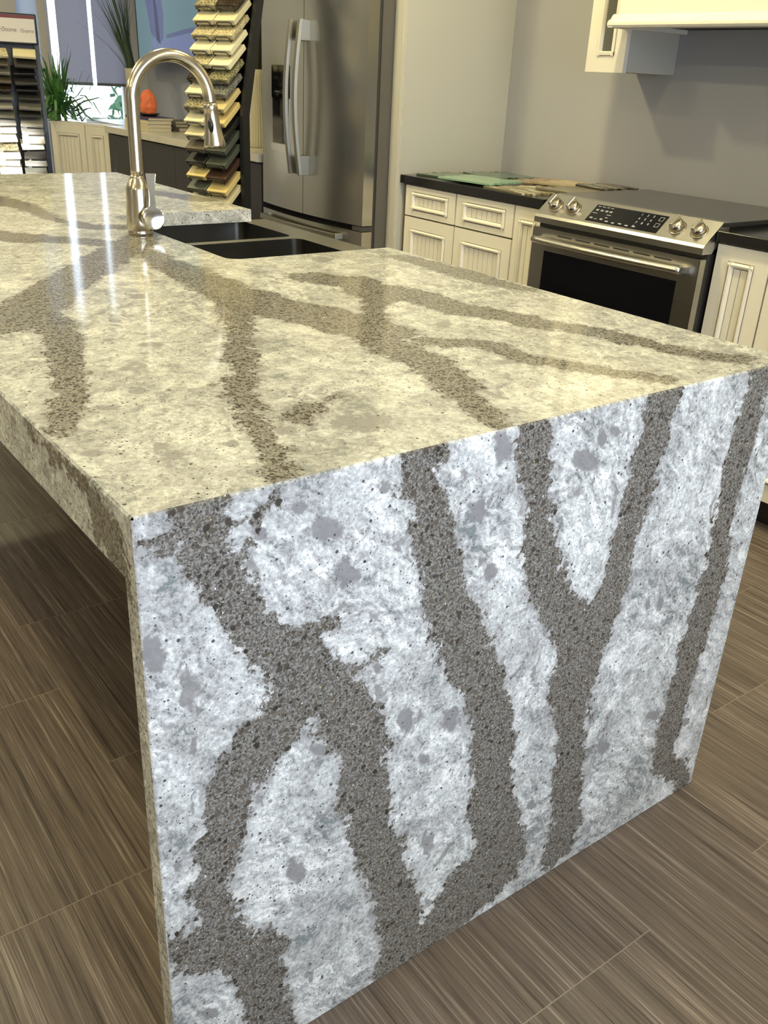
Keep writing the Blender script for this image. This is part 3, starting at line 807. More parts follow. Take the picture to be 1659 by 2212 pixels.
# ------------------------------------------------------------------ cabinet fronts
def TR(x, y, z, deg): return Matrix.Translation((x, y, z)) @ Matrix.Rotation(math.radians(deg), 4, 'Z')
def front_panel(mb, Mx, u0, u1, z0, z1, mg, th=0.020, bead=0.031, mz=None, single=None):
    """a raised-frame front with a moulding ring and a beadboard field; local x right, y inwards. slots: 0 paint, 1 glaze"""
    mz = mg if mz is None else mz
    a0, a1, b0, b1 = u0+mg, u1-mg, z0+mz, z1-mz
    B = lambda *k, m=0: mb.box(*k, m=m, M=Mx)
    B(u0, a0, 0, th, z0, z1); B(a1, u1, 0, th, z0, z1); B(a0, a1, 0, th, z0, b0); B(a0, a1, 0, th, b1, z1)
    w = min(0.018, (a1-a0)*.25, (b1-b0)*.28)
    # moulding: a half-round ring standing proud of the frame
    def bar(p, q, horiz):
        prof = [(0, 0.002), (0.15, -0.004), (0.4, -0.0075), (0.7, -0.006), (1.0, 0.004), (1.0, 0.012), (0, 0.012)]
        if horiz:   # p=(ua,ub) q=(z, sign)
            mb.prism([(pr[1], q[0]+q[1]*pr[0]*w) for pr in prof], 'x', p[0], p[1], 0, False, Mx)
        else:
            mb.prism([(q[0]+q[1]*pr[0]*w, pr[1]) for pr in prof], 'z', p[0], p[1], 0, False, Mx)
    bar((a0, a1), (b0, 1), True); bar((a0, a1), (b1, -1), True)
    bar((b0, b1), (a0, 1), False); bar((b0, b1), (a1, -1), False)
    # antique glaze caught in the joint round the moulding
    gz = 0.0016
    for k in ((a0-gz, a0, b0-gz, b1+gz), (a1, a1+gz, b0-gz, b1+gz), (a0, a1, b0-gz, b0), (a0, a1, b1, b1+gz)):
        B(k[0], k[1], -0.0004, 0.003, k[2], k[3], m=1)
    c0, c1, d0, d1 = a0+w, a1-w, b0+w, b1-w
    B(c0, c1, 0.0115, 0.014, d0, d1, m=1)
    n = single or max(2, int(round((c1-c0)/bead))); st = (c1-c0-0.002)/n
    for k in range(n):
        x = c0+0.001+k*st
        B(x+0.0014, x+st-0.0014, 0.0035, 0.0115, d0+0.0015, d1-0.0015)
    B(a0, a1, 0.014, th, b0, b1)

CX = XR_ = 2.356
def kitchen_base(name, label, cat, ya, yb, fronts, group=None):
    """ya > yb: left and right ends seen from the island"""
    Mx = TR(CX, ya, 0, -90); W_ = ya-yb
    t = thing(name, label, cat, (2.65, (ya+yb)/2, 0), group=group)
    b = MB(); b.box(0.0, W_, 0.021, 0.595, 0.10, 0.876, M=Mx)
    b.box(0.0, W_, 0.0203, 0.021, 0.10, 0.876, m=1, M=Mx)
    obj('body', b, [M['cream'], M['glaze']], t)
    obj('toe_kick', MB().box(0.0, W_, 0.07, 0.55, 0.0, 0.10, M=Mx), M['black'], t)
    for (nm, u0, u1, z0, z1, mg, mz, sg) in fronts:
        f = MB(); front_panel(f, Mx, u0, u1, z0, z1, mg, mz=mz, single=sg)
        obj(nm, f, [M['cream'], M['glaze']], t)
    return t
g1 = 'cream beadboard base cabinets along the grey wall'
kitchen_base('base_cabinet', 'cream glazed base cabinet with short beaded drawer, next to the white fridge panel', 'cabinet', 2.640, 2.266,
             [('drawer', 0.030, 0.370, 0.745, 0.872, 0.046, 0.026, None), ('door', 0.030, 0.370, 0.105, 0.738, 0.050, 0.050, None)], g1)
kitchen_base('base_cabinet', 'cream glazed base cabinet with beaded drawer, second from the white fridge panel', 'cabinet', 2.265, 1.912,
             [('drawer', 0.004, 0.349, 0.745, 0.872, 0.046, 0.026, None), ('door', 0.004, 0.349, 0.105, 0.738, 0.050, 0.050, None)], g1)
kitchen_base('base_cabinet', 'narrow cream pull-out cabinet touching the left side of the steel range', 'cabinet', 1.911, 1.757,
             [('door', 0.003, 0.151, 0.105, 0.872, 0.030, 0.05, 2)], g1)
kitchen_base('base_cabinet', 'narrow cream beaded cabinet just right of the steel range', 'cabinet', 0.985, 0.790,
             [('door', 0.003, 0.192, 0.105, 0.872, 0.050, 0.048, 2)], g1)
kitchen_base('base_cabinet', 'cream cabinet at the right edge, farther right of the range', 'cabinet', 0.789, 0.33,
             [('door', 0.003, 0.456, 0.105, 0.872, 0.062, 0.062, None)], g1)
wt = obj('black_countertop', MB().box(2.343, 2.958, 1.752, 2.642, 0.877, 0.912), M['black_stone'], bevel=.003, loc=(2.65, 2.2, .877))
tag(wt, 'black polished countertop carrying the mosaic sheets, left of the range', 'countertop')
wt = obj('black_countertop', MB().box(2.343, 2.958, 0.30, 0.986, 0.877, 0.912), M['black_stone'], bevel=.003, loc=(2.65, .65, .877))
tag(wt, 'black countertop at the right edge of the photo, right of the range', 'countertop')

# tall white panel between kitchen run and refrigerator
fp = thing('refrigerator_side_panel', 'tall off-white panel between the refrigerator and the black countertop', 'panel', (2.65, 2.69, 0))
obj('panel_board', MB().box(2.345, 2.959, 2.645, 2.665, 0.0, CEIL-.002), M['white_panel'], fp)
obj('front_strip', MB().box(2.336, 2.36, 2.651, 2.722, 0.0, CEIL-.002).box(2.333, 2.337, 2.657, 2.716, 0.0, CEIL-.002), M['white_panel'], fp, bevel=.001)

# ------------------------------------------------------------------ mosaic sheets on the black counter
def sheet(cx, cy, sx, sy, rz, mt, label, z=0.9125, drop=None, seed=1):
    rnd = random.Random(seed); b = MB(); nx = int(round(sx/0.0165)); sx = nx*0.0165
    for k in range(nx):                      # staggered strip ends
        x0 = k*0.0165; ja = rnd.choice((0, 0.012, 0.026)); jb = rnd.choice((0, 0.012, 0.026))
        b.box(x0+.0004, x0+.0161, -sy/2+ja, sy/2-jb, 0, 0.007)
    o = obj('mosaic_sheet', b, mt, local=True, loc=(cx, cy, z), rotz=math.radians(rz)); o.location = Vector((cx, cy, z)) - Matrix.Rotation(math.radians(rz), 3, 'Z') @ Vector((sx/2, 0, 0))
    tag(o, label, 'tile sample', 'mosaic sheets on the black countertop')
    return o
K = lambda *c: [srgb(*x) for x in c]
ms = {
 'green_dark': mosaic('green_glass_mosaic', K((70, 100, 85), (90, 125, 105), (50, 75, 62), (110, 140, 120)), grout=srgb(60, 75, 62), rough=.1),
 'green': mosaic('pale_green_glass_mosaic', K((150, 185, 158), (135, 172, 148), (160, 195, 168), (145, 178, 150)), grout=srgb(130, 160, 138), rough=.1),
 'mixed': mosaic('mixed_glass_stone_mosaic', K((205, 200, 180), (150, 142, 112), (120, 110, 88), (160, 150, 120), (130, 120, 95)), grout=srgb(110, 104, 84)),
 'tan': mosaic('honey_stone_mosaic', K((185, 165, 125), (200, 182, 142), (170, 150, 112), (160, 145, 115)), grout=srgb(150, 135, 105)),
 'taupe': mosaic('taupe_stone_mosaic', K((128, 120, 98), (115, 107, 88), (138, 130, 106), (105, 98, 82)), grout=srgb(95, 90, 75)),
 'dark': mosaic('dark_strip_mosaic', K((70, 66, 58), (110, 104, 92), (165, 158, 142), (50, 46, 40), (90, 84, 72)), grout=srgb(60, 56, 48)),
 'rose': mosaic('rosy_stone_mosaic', K((150, 125, 105), (165, 140, 118), (135, 112, 95), (175, 160, 138)), grout=srgb(120, 104, 88)),
}
sheet(2.53, 2.485, .22, .27, 12, ms['green_dark'], 'dark green glass mosaic sheet beside the tall white panel', seed=2)
sheet(2.78, 2.46, .24, .28, -6, ms['green_dark'], 'grey-green mosaic sheet at the back corner of the black countertop', seed=3)
sheet(2.485, 2.27, .23, .30, 8, ms['green'], 'pale green glass mosaic sheet at the front edge of the black countertop', z=.921, seed=4)
sheet(2.80, 2.19, .26, .25, 5, ms['rose'], 'rosy brown mosaic sheet at the back, behind the pale green glass sheet', seed=5)
sheet(2.50, 1.975, .28, .27, -5, ms['mixed'], 'beige mosaic sheet with white glass pieces at the front edge left of the range', seed=6)
sheet(2.79, 2.03, .23, .26, 9, ms['tan'], 'honey-coloured stone mosaic sheet lying against the grey wall', z=.921, seed=7)
sheet(2.63, 1.865, .25, .22, 4, ms['taupe'], 'plain taupe mosaic sheet beside the cooktop', z=.9215, seed=8)
sheet(2.815, 1.862, .20, .20, -8, ms['dark'], 'dark and white strip mosaic sheet in the back corner by the cooktop', z=.9292, seed=9)

# ------------------------------------------------------------------ slide-in range
RY0, RY1 = 0.992, 1.735
rg = thing('range', 'stainless steel slide-in range with four knobs and black oven window', 'oven', (2.65, 1.365, 0))
Mr = TR(2.29, RY1, 0, -90); RW = RY1-RY0          # local u 0..RW, y inwards from the door front
b = MB(); b.box(0.0, RW, 0.032, 0.62, 0.10, 0.8375, M=Mr); b.box(0.0, RW, 0.121, 0.62, 0.8375, 0.919, M=Mr); b.box(0.03, RW-.03, 0.09, 0.60, 0.0, 0.10, M=Mr)
obj('body', b, M['black'], rg)
# oven door
dz1 = 0.822
dr_ = MB()
wu0, wu1, wz0, wz1 = 0.065, RW-.075, 0.34, 0.742
for k in ((0.002, wu0, 0.20, dz1), (wu1, RW-.002, 0.20, dz1), (wu0, wu1, 0.20, wz0), (wu0, wu1, wz1, dz1)):
    dr_.box(k[0], k[1], 0.0, 0.031, k[2], k[3], M=Mr)
dr_.box(wu0, wu1, 0.02, 0.031, wz0, wz1, M=Mr)
door = obj('oven_door', dr_, M['steel_h'], rg)
obj('oven_window', MB().box(wu0, wu1, 0.0005, 0.019, wz0, wz1, M=Mr), M['black_glass'], door)
for k in range(6):
    u = 0.125 + k*0.088
    obj('vent_slot', MB().box(u, u+.070, -0.0006, 0.004, 0.8005, 0.8055, M=Mr), M['vent'], door)
h = MB(); hz = 0.782
pts = [Mr @ Vector((0.030+(RW-.075)*t, -0.028-0.020*math.sin(PI*t), hz)) for t in np.linspace(0, 1, 25)]
h.tube(pts, 0.0125, n=16, side=(0, 0, 1))
for u in (0.045, RW-.06): h.box(u-.009, u+.009, -0.030, 0.002, hz-.010, hz+.008, M=Mr)
obj('oven_handle', h, M['steel_h'], door)
obj('storage_drawer', MB().box(0.002, RW-.002, 0.0, 0.031, 0.105, 0.192, M=Mr), M['steel_h'], rg, bevel=.003)
# sloping control panel
cp = MB(); sl0 = (0.085, 0.934); sl1 = (0.006, 0.868)
poly = [sl0, sl1, (0.000, 0.858), (0.000, 0.838), (0.05, 0.838), (0.12, 0.90), (0.12, 0.934)]
cp.prism(poly[::-1], 'x', -0.002, RW+.002, M=Mr)
pan = obj('control_panel', cp, M['steel_h'], rg)
sd_ = Vector((0, sl0[0]-sl1[0], sl0[1]-sl1[1])); SLn = sd_.length; sd_.normalize(); nrm = Vector((0, -sd_.z, sd_.y))
def onp(u, s_, out=0.0): return Mr @ (Vector((u, sl1[0], sl1[1])) + sd_*s_ + nrm*out)
pb = MB()
def panel_quad(mb, u0, u1, s0, s1, o0, o1):
    v = [onp(u, s_, o) for o in (o0, o1) for s_ in (s0, s1) for u in (u0, u1)]
    mb.raw(v, [(0, 2, 3, 1), (4, 5, 7, 6), (0, 1, 5, 4), (2, 6, 7, 3), (0, 4, 6, 2), (1, 3, 7, 5)])
DU0, DU1 = 0.232, 0.545
panel_quad(pb, DU0, DU1, 0.010, 0.088, 0.0, 0.0012)
disp = obj('touch_display', pb, M['black_glass'], pan)
pm = MB()
def dash(u, s_, w_=.012, h_=.0022): panel_quad(pm, u, u+w_, s_, s_+h_, 0.0012, 0.0016)
for (s_, us) in ((0.079, (0.01, 0.030, 0.050, 0.068)), (0.060, (0.012, 0.033, 0.055, 0.074)), (0.064, (0.012, 0.033, 0.055, 0.074)), (0.047, (0.008, 0.016, 0.072, 0.078)), (0.034, (0.074,)), (0.022, (0.012, 0.032, 0.034, 0.058)), (0.026, (0.012, 0.058))):
    for u in us: dash(DU0+u, s_)
for k, u in enumerate((0.085, 0.115, 0.145, 0.175, 0.205)): dash(DU0+u, 0.018 - (k % 2)*0.002, .013, .004)
for (sx_, s_) in ((0.285, 0.062), (0.285, 0.034)):
    for (a, b2, c, d) in ((0, .017, 0, .001), (0, .017, .016, .017), (0, .001, 0, .017), (.016, .017, 0, .017)):
        panel_quad(pm, DU0+sx_+a, DU0+sx_+b2, s_+c, s_+d, 0.0012, 0.0016)
def text_mesh(txt, size, Mx, mb, ext=0.0004):
    cu = bpy.data.curves.new('lettering', 'FONT'); cu.body = txt; cu.size = size; cu.extrude = ext/2; cu.align_x = 'LEFT'
    to = bpy.data.objects.new('lettering', cu); C.objects.link(to)
    dg = bpy.context.evaluated_depsgraph_get(); me = bpy.data.meshes.new_from_object(to.evaluated_get(dg))
    mb.raw([Mx @ v.co for v in me.vertices], [tuple(p.vertices) for p in me.polygons])
    bpy.data.objects.remove(to); bpy.data.curves.remove(cu); bpy.data.meshes.remove(me)
ud = (Mr.to_3x3() @ Vector((1, 0, 0))); sdw = Mr.to_3x3() @ sd_; nw = Mr.to_3x3() @ nrm
for k, ch in enumerate('1234567890'):
    r_, c_ = (3, 1) if ch == '0' else divmod(k, 3)
    if ch == '0': c_ = 0
    o_ = onp(DU0+0.205+c_*0.025, 0.072-r_*0.0185, 0.0014)
    Mt = Matrix((( ud.x, sdw.x, nw.x, o_.x), (ud.y, sdw.y, nw.y, o_.y), (ud.z, sdw.z, nw.z, o_.z), (0, 0, 0, 1)))
    text_mesh(ch, 0.0135, Mt, pm)
obj('display_marks', pm, M['print'], disp)
for u in (0.060, 0.148, 0.605, 0.690):
    kb = MB(); c0 = onp(u, 0.048)
    kb.lathe([(0.0295, 0), (0.0295, 0.0015), (0.026, 0.003)], c0, nw, n=32)
    kb.lathe([(0.0245, 0.002), (0.0245, 0.012), (0.022, 0.022), (0.018, 0.0245), (0, 0.025)], c0, nw, n=32)
    ko = obj('knob', kb, M['nickel'], pan)
    gb = MB(); gv = [c0 + nw*o + ud*a*.0065 + sdw*s_ for o in (0.018, 0.0385) for s_ in (-0.023, 0.023) for a in (-1, 1)]
    gb.raw(gv, [(0, 2, 3, 1), (4, 5, 7, 6), (0, 1, 5, 4), (2, 6, 7, 3), (0, 4, 6, 2), (1, 3, 7, 5)])
    obj('knob_grip', gb, M['steel'], ko, bevel=.002)
ct = MB(); ct.box(-0.012, RW+.012, 0.086, 0.645, 0.9195, 0.9335, M=Mr)
obj('cooktop', ct, M['cooktop'], rg, bevel=.002)
obj('side_trim', MB().box(RW-.0015, RW+.001, 0.0, 0.030, 0.105, 0.82, M=Mr), M['steel'], rg)
obj('side_trim', MB().box(-.001, 0.0015, 0.0, 0.030, 0.105, 0.82, M=Mr), M['steel'], rg)

# ------------------------------------------------------------------ wall cabinet and range hood
wc = thing('wall_cabinet', 'narrow cream wall cabinet with a glass door beside the range hood', 'cabinet', (2.81, 1.81, 1.355))
wc0, wc1, wz = 1.912, 1.727, 1.357
Mw = TR(2.655, wc0, 0, -90); WW = wc0-wc1
b = MB(); t_ = .016
b.box(0, t_, .021, .304, wz, 2.4, M=Mw); b.box(WW-t_, WW, .021, .304, wz, 2.4, M=Mw); b.box(t_, WW-t_, .021, .304, wz, wz+t_, M=Mw)
b.box(t_, WW-t_, .290, .304, wz+t_, 2.4, M=Mw)
obj('body', b, M['white_panel'], wc)
obj('shelf', MB().box(t_, WW-t_, .05, .29, 1.545, 1.565, M=Mw), M['cream'], wc)
d = MB(); st_ = 0.052
for k in ((0, st_, 1.354, 2.39), (WW-st_, WW, 1.354, 2.39), (st_, WW-st_, 1.354, 1.354+.058), (st_, WW-st_, 2.33, 2.39)):
    d.box(k[0], k[1], 0, .020, k[2], k[3], M=Mw)
for (u_, sg) in ((st_, 1), (WW-st_, -1)):
    d.prism([(u_, -0.0055), (u_+sg*.010, -0.0065), (u_+sg*.014, .004), (u_+sg*.014, .012), (u_, .012)][::sg], 'z', 1.41, 2.34, M=Mw)
d.prism([(-.0055, 1.412), (-.0065, 1.422), (.004, 1.426), (.012, 1.426), (.012, 1.412)], 'x', st_, WW-st_, M=Mw)
for k in ((st_-.0015, st_, 1.41, 2.33), (WW-st_, WW-st_+.0015, 1.41, 2.33), (st_, WW-st_, 1.4105, 1.412)):
    d.box(k[0], k[1], -.0004, .002, k[2], k[3], m=1, M=Mw)
dd_ = obj('glass_door', d, [M['cream'], M['glaze']], wc)
obj('door_glass', MB().box(st_, WW-st_, .010, .013, 1.412, 2.33, M=Mw), M['glass_cab'], dd_)
hd = thing('range_hood', 'cream wooden range hood with a rounded bottom moulding above the range', 'range hood', (2.76, 1.35, 1.49))
b = MB(); hy0, hy1 = 0.80, 1.722
b.box(2.585, 2.957, hy0, hy1, 1.525, 2.45)
obj('hood_body', b, M['cream'], hd)
b = MB()
mp = [(0, 0), (0.022, 0.0), (0.0275, 0.008), (0.0275, 0.018), (0.020, 0.025), (0.012, 0.028), (0.009, 0.036), (0, 0.044)]
b.prism([(2.585-p[0], 1.497+p[1]) for p in mp][::-1], 'y', hy0-.02, hy1+.022)
b.prism([(hy1+p[0], 1.497+p[1]) for p in mp], 'x', 2.56, 2.957)
b.box(2.585, 2.957, hy1-.03, hy1, 1.497, 1.53); b.box(2.585, 2.62, hy0, hy1, 1.497, 1.53)
obj('bottom_moulding', b, M['cream'], hd, bevel=.002)
obj('hood_liner', MB().box(2.63, 2.955, hy0+.01, hy1-.035, 1.512, 1.524), M['gasket'], hd)

# ------------------------------------------------------------------ refrigerator
FY1, FW = 3.625, 0.905
fr = thing('refrigerator', 'stainless steel french door refrigerator with water dispenser and bottom freezer drawer', 'refrigerator', (2.55, 3.17, 0))
Mf = TR(2.20, FY1, 0, -90)
yb = lambda u: -0.038*(1-((u-FW/2)/(FW/2))**2)
def bowed(mb, u0, u1, z0, z1, y1, yoff=0.0, n=12, m=0, r=0.0):
    us = np.linspace(u0, u1, n+1); poly = [(u, yb(u)+yoff) for u in us] + [(u1, y1), (u0, y1)]
    base = len(mb.s); mb.prism(poly, 'z', z0, z1, m, False, Mf)
    for i in range(base+2, base+2+n): mb.s[i] = False
obj('case', MB().box(0.005, FW-.002, 0.072, 0.74, 0.03, 1.77, M=Mf), M['fridge_side'], fr)
obj('door_gasket', MB().box(0.012, FW-.012, 0.056, 0.073, 0.06, 1.76, M=Mf), M['gasket'], fr)
SP = FW/2+.002
D0, D1, DZ0, DZT, DZ1 = 0.135, 0.325, 0.975, 1.185, 1.328
ld_ = MB()
bowed(ld_, 0.003, D0, 0.682, 1.775, 0.055, n=10); bowed(ld_, D1, SP-.002, 0.682, 1.775, 0.055, n=8)
bowed(ld_, D0, D1, 0.682, DZ0, 0.055, n=10); bowed(ld_, D0, D1, DZ1, 1.775, 0.055, n=10)
bowed(ld_, D0, D1, DZ0, DZ1, 0.055, yoff=0.055, n=10)
dl = obj('left_door', ld_, M['steel'], fr)
dl['label'] = 'left door with the water dispenser'
rd = MB(); bowed(rd, SP+.002, FW-.002, 0.682, 1.775, 0.055, n=30)
drr = obj('right_door', rd, M['steel'], fr)
dp = MB(); bowed(dp, D0+.002, D1-.002, DZT, DZ1-.001, 0.02, yoff=-0.004, n=8)
dpo = obj('dispenser_display', dp, M['black_glass'], dl)
dc = MB(); bowed(dc, D0, D0+.006, DZ0, DZT, 0.03, yoff=-0.002, n=2); bowed(dc, D1-.006, D1, DZ0, DZT, 0.03, yoff=-0.002, n=2)
bowed(dc, D0, D1, DZ0-.028, DZ0+.006, 0.03, yoff=-0.008, n=8)
obj('dispenser_frame', dc, M['steel_h'], dl)
sq = MB()     # the small pale scribble-like markings on the display
def sqp(u, z): return Mf @ Vector((u, yb(u)-0.0046, z))
for seg in ([(0.172, 1.213), (0.180, 1.210), (0.186, 1.217), (0.190, 1.209), (0.197, 1.217)], [(0.203, 1.218), (0.200, 1.210), (0.210, 1.216), (0.207, 1.205), (0.198, 1.192)],
            [(0.216, 1.216), (0.214, 1.209), (0.222, 1.211), (0.226, 1.217)], [(0.234, 1.215), (0.231, 1.209), (0.240, 1.212)], [(0.250, 1.219), (0.258, 1.219)], [(0.252, 1.211), (0.262, 1.208)]):
    sq.tube([sqp(*p) for p in seg], 0.0009, n=6)
obj('display_marks', sq, M['print'], dpo)
bk = MB(); bk.box(D0+.05, D1-.05, -0.005, 0.008, DZ0+.12, DZT, M=Mf)
obj('dispenser_paddle', bk, M['gasket'], dl)
def fridge_handle(parent, uc):
    z0, z1 = 0.862, 1.515
    def outy(z): t = (z-z0)/(z1-z0); return yb(uc)-0.052-0.030*math.sin(PI*t)
    hb = MB(); zz = np.linspace(z0, z1, 25); wv = 0.011
    vs = []
    for z in zz:
        o = outy(z); t = (z-z0)/(z1-z0); q = .016
        for (du, dy) in ((-wv, o), (wv, o), (wv+.002, o+q), (-wv-.002, o+q)): vs.append(Mf @ Vector((uc+du, dy, z)))
    fs = []
    for i in range(len(zz)-1):
        for k in range(4):
            k2 = (k+1) % 4; fs.append((i*4+k, i*4+k2, (i+1)*4+k2, (i+1)*4+k))
    fs += [(3, 2, 1, 0), tuple(4*(len(zz)-1)+k for k in range(4))]
    hb.raw(vs, fs)
    for (a, b2) in ((z0, z0+.085), (z1-.085, z1)):
        n = 6; pts_ = []
        for z in np.linspace(a, b2, n): pts_.append((outy(z)+.012, z))
        poly = [(p[0], p[1]) for p in pts_] + [(yb(uc)+.004, b2 if a == z0 else b2-.004), (yb(uc)+.004, a)]
        hb.prism(poly, 'x', uc-.010, uc+.010, M=Mf)
    ho = obj('handle', hb, M['handle_steel'], parent, bevel=.0015)
fridge_handle(dl, SP-.040); fridge_handle(drr, SP+.040)
fd = MB(); bowed(fd, 0.003, FW-.002, 0.08, 0.655, 0.055, n=40)
fdo = obj('freezer_drawer', fd, M['steel'], fr)
hb = MB(); us = np.linspace(0.05, FW-.13, 30)
poly = [(u, yb(u)-0.040) for u in us] + [(u, yb(u)-0.026) for u in us[::-1]]
hb.prism(poly, 'z', 0.606, 0.632, 0, False, Mf)
for (a, b2) in ((0.05, .075), (FW-.155, FW-.13)):
    hb.prism([(a, yb(a)-.03), (b2, yb(b2)-.03), (b2, yb(b2)+.004), (a, yb(a)+.004)], 'z', 0.606, 0.632, M=Mf)
obj('drawer_handle', hb, M['handle_steel'], fdo, bevel=.003)
obj('hinge_cover', MB().box(FW-.075, FW-.002, -0.004, 0.05, 0.658, 0.678, M=Mf), M['gasket'], fr)

# ------------------------------------------------------------------ dark credenza with a marble top
cr = thing('credenza', 'long charcoal cabinet with a pale marble top behind the sample rack', 'cabinet', (2.5, 4.7, 0))
Mc = TR(2.20, 5.755, 0, -90); CW = 5.755-3.64
obj('body', MB().box(0.0, CW, 0.02, 0.74, 0.0, 0.870, M=Mc), M['dark_wood'], cr)
nd = 4
for k in range(nd):
    obj('door', MB().box(k*CW/nd+.002, (k+1)*CW/nd-.002, 0.0, 0.0195, 0.06, 0.862, M=Mc), M['dark_wood'], cr, bevel=.0015)
obj('marble_top', MB().box(-.005, CW, -0.02, 0.755, 0.8705, 0.912, M=Mc), M['marble'], cr, bevel=.003)
TOPZ = 0.9125

# angled beadboard cabinet under the window
ang = math.degrees(math.atan2(5.79-6.21, 2.22-1.96))
Ma = TR(1.96, 6.21, 0, ang); AW = math.hypot(.26, .42)+.0
bc = thing('beadboard_cabinet', 'cream beadboard cabinet standing at an angle before the far window', 'cabinet', (2.2, 6.15, 0))
obj('body', MB().box(0, AW, .021, .12, 0.0, 0.885, M=Ma), M['cream'], bc)
f = MB(); front_panel(f, Ma, 0.0, AW*.585, 0.05, 0.900, 0.048, mz=0.06, bead=.030); obj('door', f, [M['cream'], M['glaze']], bc)
f = MB(); front_panel(f, Ma, AW*.585+.006, AW-.002, 0.05, 0.900, 0.048, mz=0.06, bead=.030); obj('door', f, [M['cream'], M['glaze']], bc)
obj('top', MB().box(-.004, AW-.004, -.002, .125, 0.9005, 0.912, M=Ma), M['cream'], bc)

ws_ = thing('window_ledge', 'white ledge unit in the corner under the far window, carrying the vase of grasses', 'shelf', (2.65, 6.25, 0))
obj('ledge_body', MB().box(2.40, 2.95, 5.775, 6.66, 0.0, 0.868), M['white_panel'], ws_)
obj('ledge_top', MB().box(2.385, 2.95, 5.765, 6.67, 0.8685, 0.905), M['marble'], ws_, bevel=.003)
# ------------------------------------------------------------------ things on the credenza
M['vase'] = mat('cream_ceramic', (0.50, 0.46, 0.34, 1), 0.5)
M['grass_leaf'] = mat('dark_grass', (0.045, 0.075, 0.035, 1), 0.6)
M['reed'] = mat('dark_reeds', (0.035, 0.030, 0.022, 1), 0.7)
def ribbed(c, prof, n=64, ribs=0, amp=0.0):
    b = MB(); vs = []
    for (r, h_) in prof:
        for k in range(n):
            a = 2*PI*k/n; rr = r*(1+amp*math.cos(ribs*a)) if ribs else r
            vs.append((c[0]+rr*math.cos(a), c[1]+rr*math.sin(a), c[2]+h_))
    fs = []
    for i in range(len(prof)-1):
        for k in range(n):
            k2 = (k+1) % n; fs.append((i*n+k, i*n+k2, (i+1)*n+k2, (i+1)*n+k))
    b.raw(vs, fs, 0, True); b.f.append(tuple(range(n))[::-1]); b.m.append(0); b.s.append(False)
    return b
def blades(c, z, n, hmin, hmax, spread, mt, name, parent, w=0.004, seed=1, drift=(0, 0), r0=.02):
    rnd = random.Random(seed); b = MB()
    for k in range(n):
        a = rnd.uniform(0, 2*PI); h_ = rnd.uniform(hmin, hmax); sp_ = rnd.uniform(.15, 1)*spread
        x0 = c[0]+r0*math.cos(a)*rnd.random(); y0 = c[1]+r0*math.sin(a)*rnd.random(); pts = []
        for t in np.linspace(0, 1, 7):
            pts.append(Vector((x0+math.cos(a)*sp_*t**1.8+drift[0]*t, y0+math.sin(a)*sp_*t**1.8+drift[1]*t, z-.03+h_*(t-.12*t**3))))
        sd2 = Vector((-math.sin(a), math.cos(a), 0)); sd2 = (sd2+Vector((rnd.uniform(-1, 1), rnd.uniform(-1, 1), 0))*.8).normalized()
        for i in range(6):
            w0 = w*(1-i/6.5); w1_ = w*(1-(i+1)/6.5)
            b.face([pts[i]-sd2*w0, pts[i]+sd2*w0, pts[i+1]+sd2*w1_, pts[i+1]-sd2*w1_])
    return obj(name, b, mt, parent)
VA = (2.52, 6.03, .9055)
va = thing('vase', 'tall cream vase of green grasses in the corner by the window', 'vase', VA)
obj('vase_body', ribbed(VA, [(0.028, 0), (0.030, .004), (0.040, 0.12), (0.050, 0.33), (0.052, 0.365), (0.048, 0.366), (0.040, 0.30), (0.0, 0.29)]), M['vase'], va)
blades(VA[:2], VA[2]+.36, 85, 0.35, 0.95, 0.24, M['grass_leaf'], 'grasses', va, w=0.0042, seed=4, drift=(-.13, .10), r0=.035)
vb = thing('vase', 'cream ribbed tapering vase of dark reeds between the rack and refrigerator', 'vase', (2.40, 4.02, TOPZ))
obj('vase_body', ribbed((2.40, 4.02, TOPZ), [(0.056, 0), (0.060, .006), (0.058, 0.05), (0.047, 0.20), (0.036, 0.36), (0.034, 0.392), (0.030, 0.392), (0.028, 0.36), (0.0, 0.34)], ribs=26, amp=.022, n=208), M['vase'], vb)
blades((2.40, 4.02), TOPZ+.38, 150, 0.45, 0.95, 0.13, M['reed'], 'reeds', vb, w=0.006, seed=9, drift=(.05, -.03), r0=.028)

def slab_book(x0, x1, y0, y1, z0, z1, col, label, rz=0.0, name='book', cat='book', grp=None):
    cxx, cyy = (x0+x1)/2, (y0+y1)/2; hx, hy = (x1-x0)/2, (y1-y0)/2
    t = thing(name, label, cat, (cxx, cyy, z0), rz, grp)
    b = MB(); b.box(-hx, hx, -hy, hy, 0, .002); b.box(-hx, hx, -hy, hy, z1-z0-.002, z1-z0); b.box(-hx, -hx+.002, -hy, hy, .002, z1-z0-.002)
    obj('cover', b, mat('book_cover_'+str(int(x0*1000)+int(y0*1000)+int(z0*1e4)), col, .5), t, local=True)
    obj('pages', MB().box(-hx+.002, hx-.004, -hy+.004, hy-.004, .002, z1-z0-.002), M['pages'], t, local=True)
    return t
M['pages'] = mat('paper', (0.62, 0.58, 0.46, 1), 0.8)
gb_ = 'books on the credenza'
slab_book(2.235, 2.40, 5.155, 5.52, TOPZ, TOPZ+.026, srgb(205, 195, 165), 'thick cream book, lowest of the stack below the salt lamp', grp=gb_)
slab_book(2.237, 2.40, 5.157, 5.52, TOPZ+.0265, TOPZ+.048, srgb(212, 200, 170), 'cream book second from the bottom below the salt lamp', grp=gb_)
slab_book(2.235, 2.40, 5.150, 5.52, TOPZ+.0485, TOPZ+.066, srgb(215, 205, 175), 'cream book third from the bottom below the salt lamp', grp=gb_)
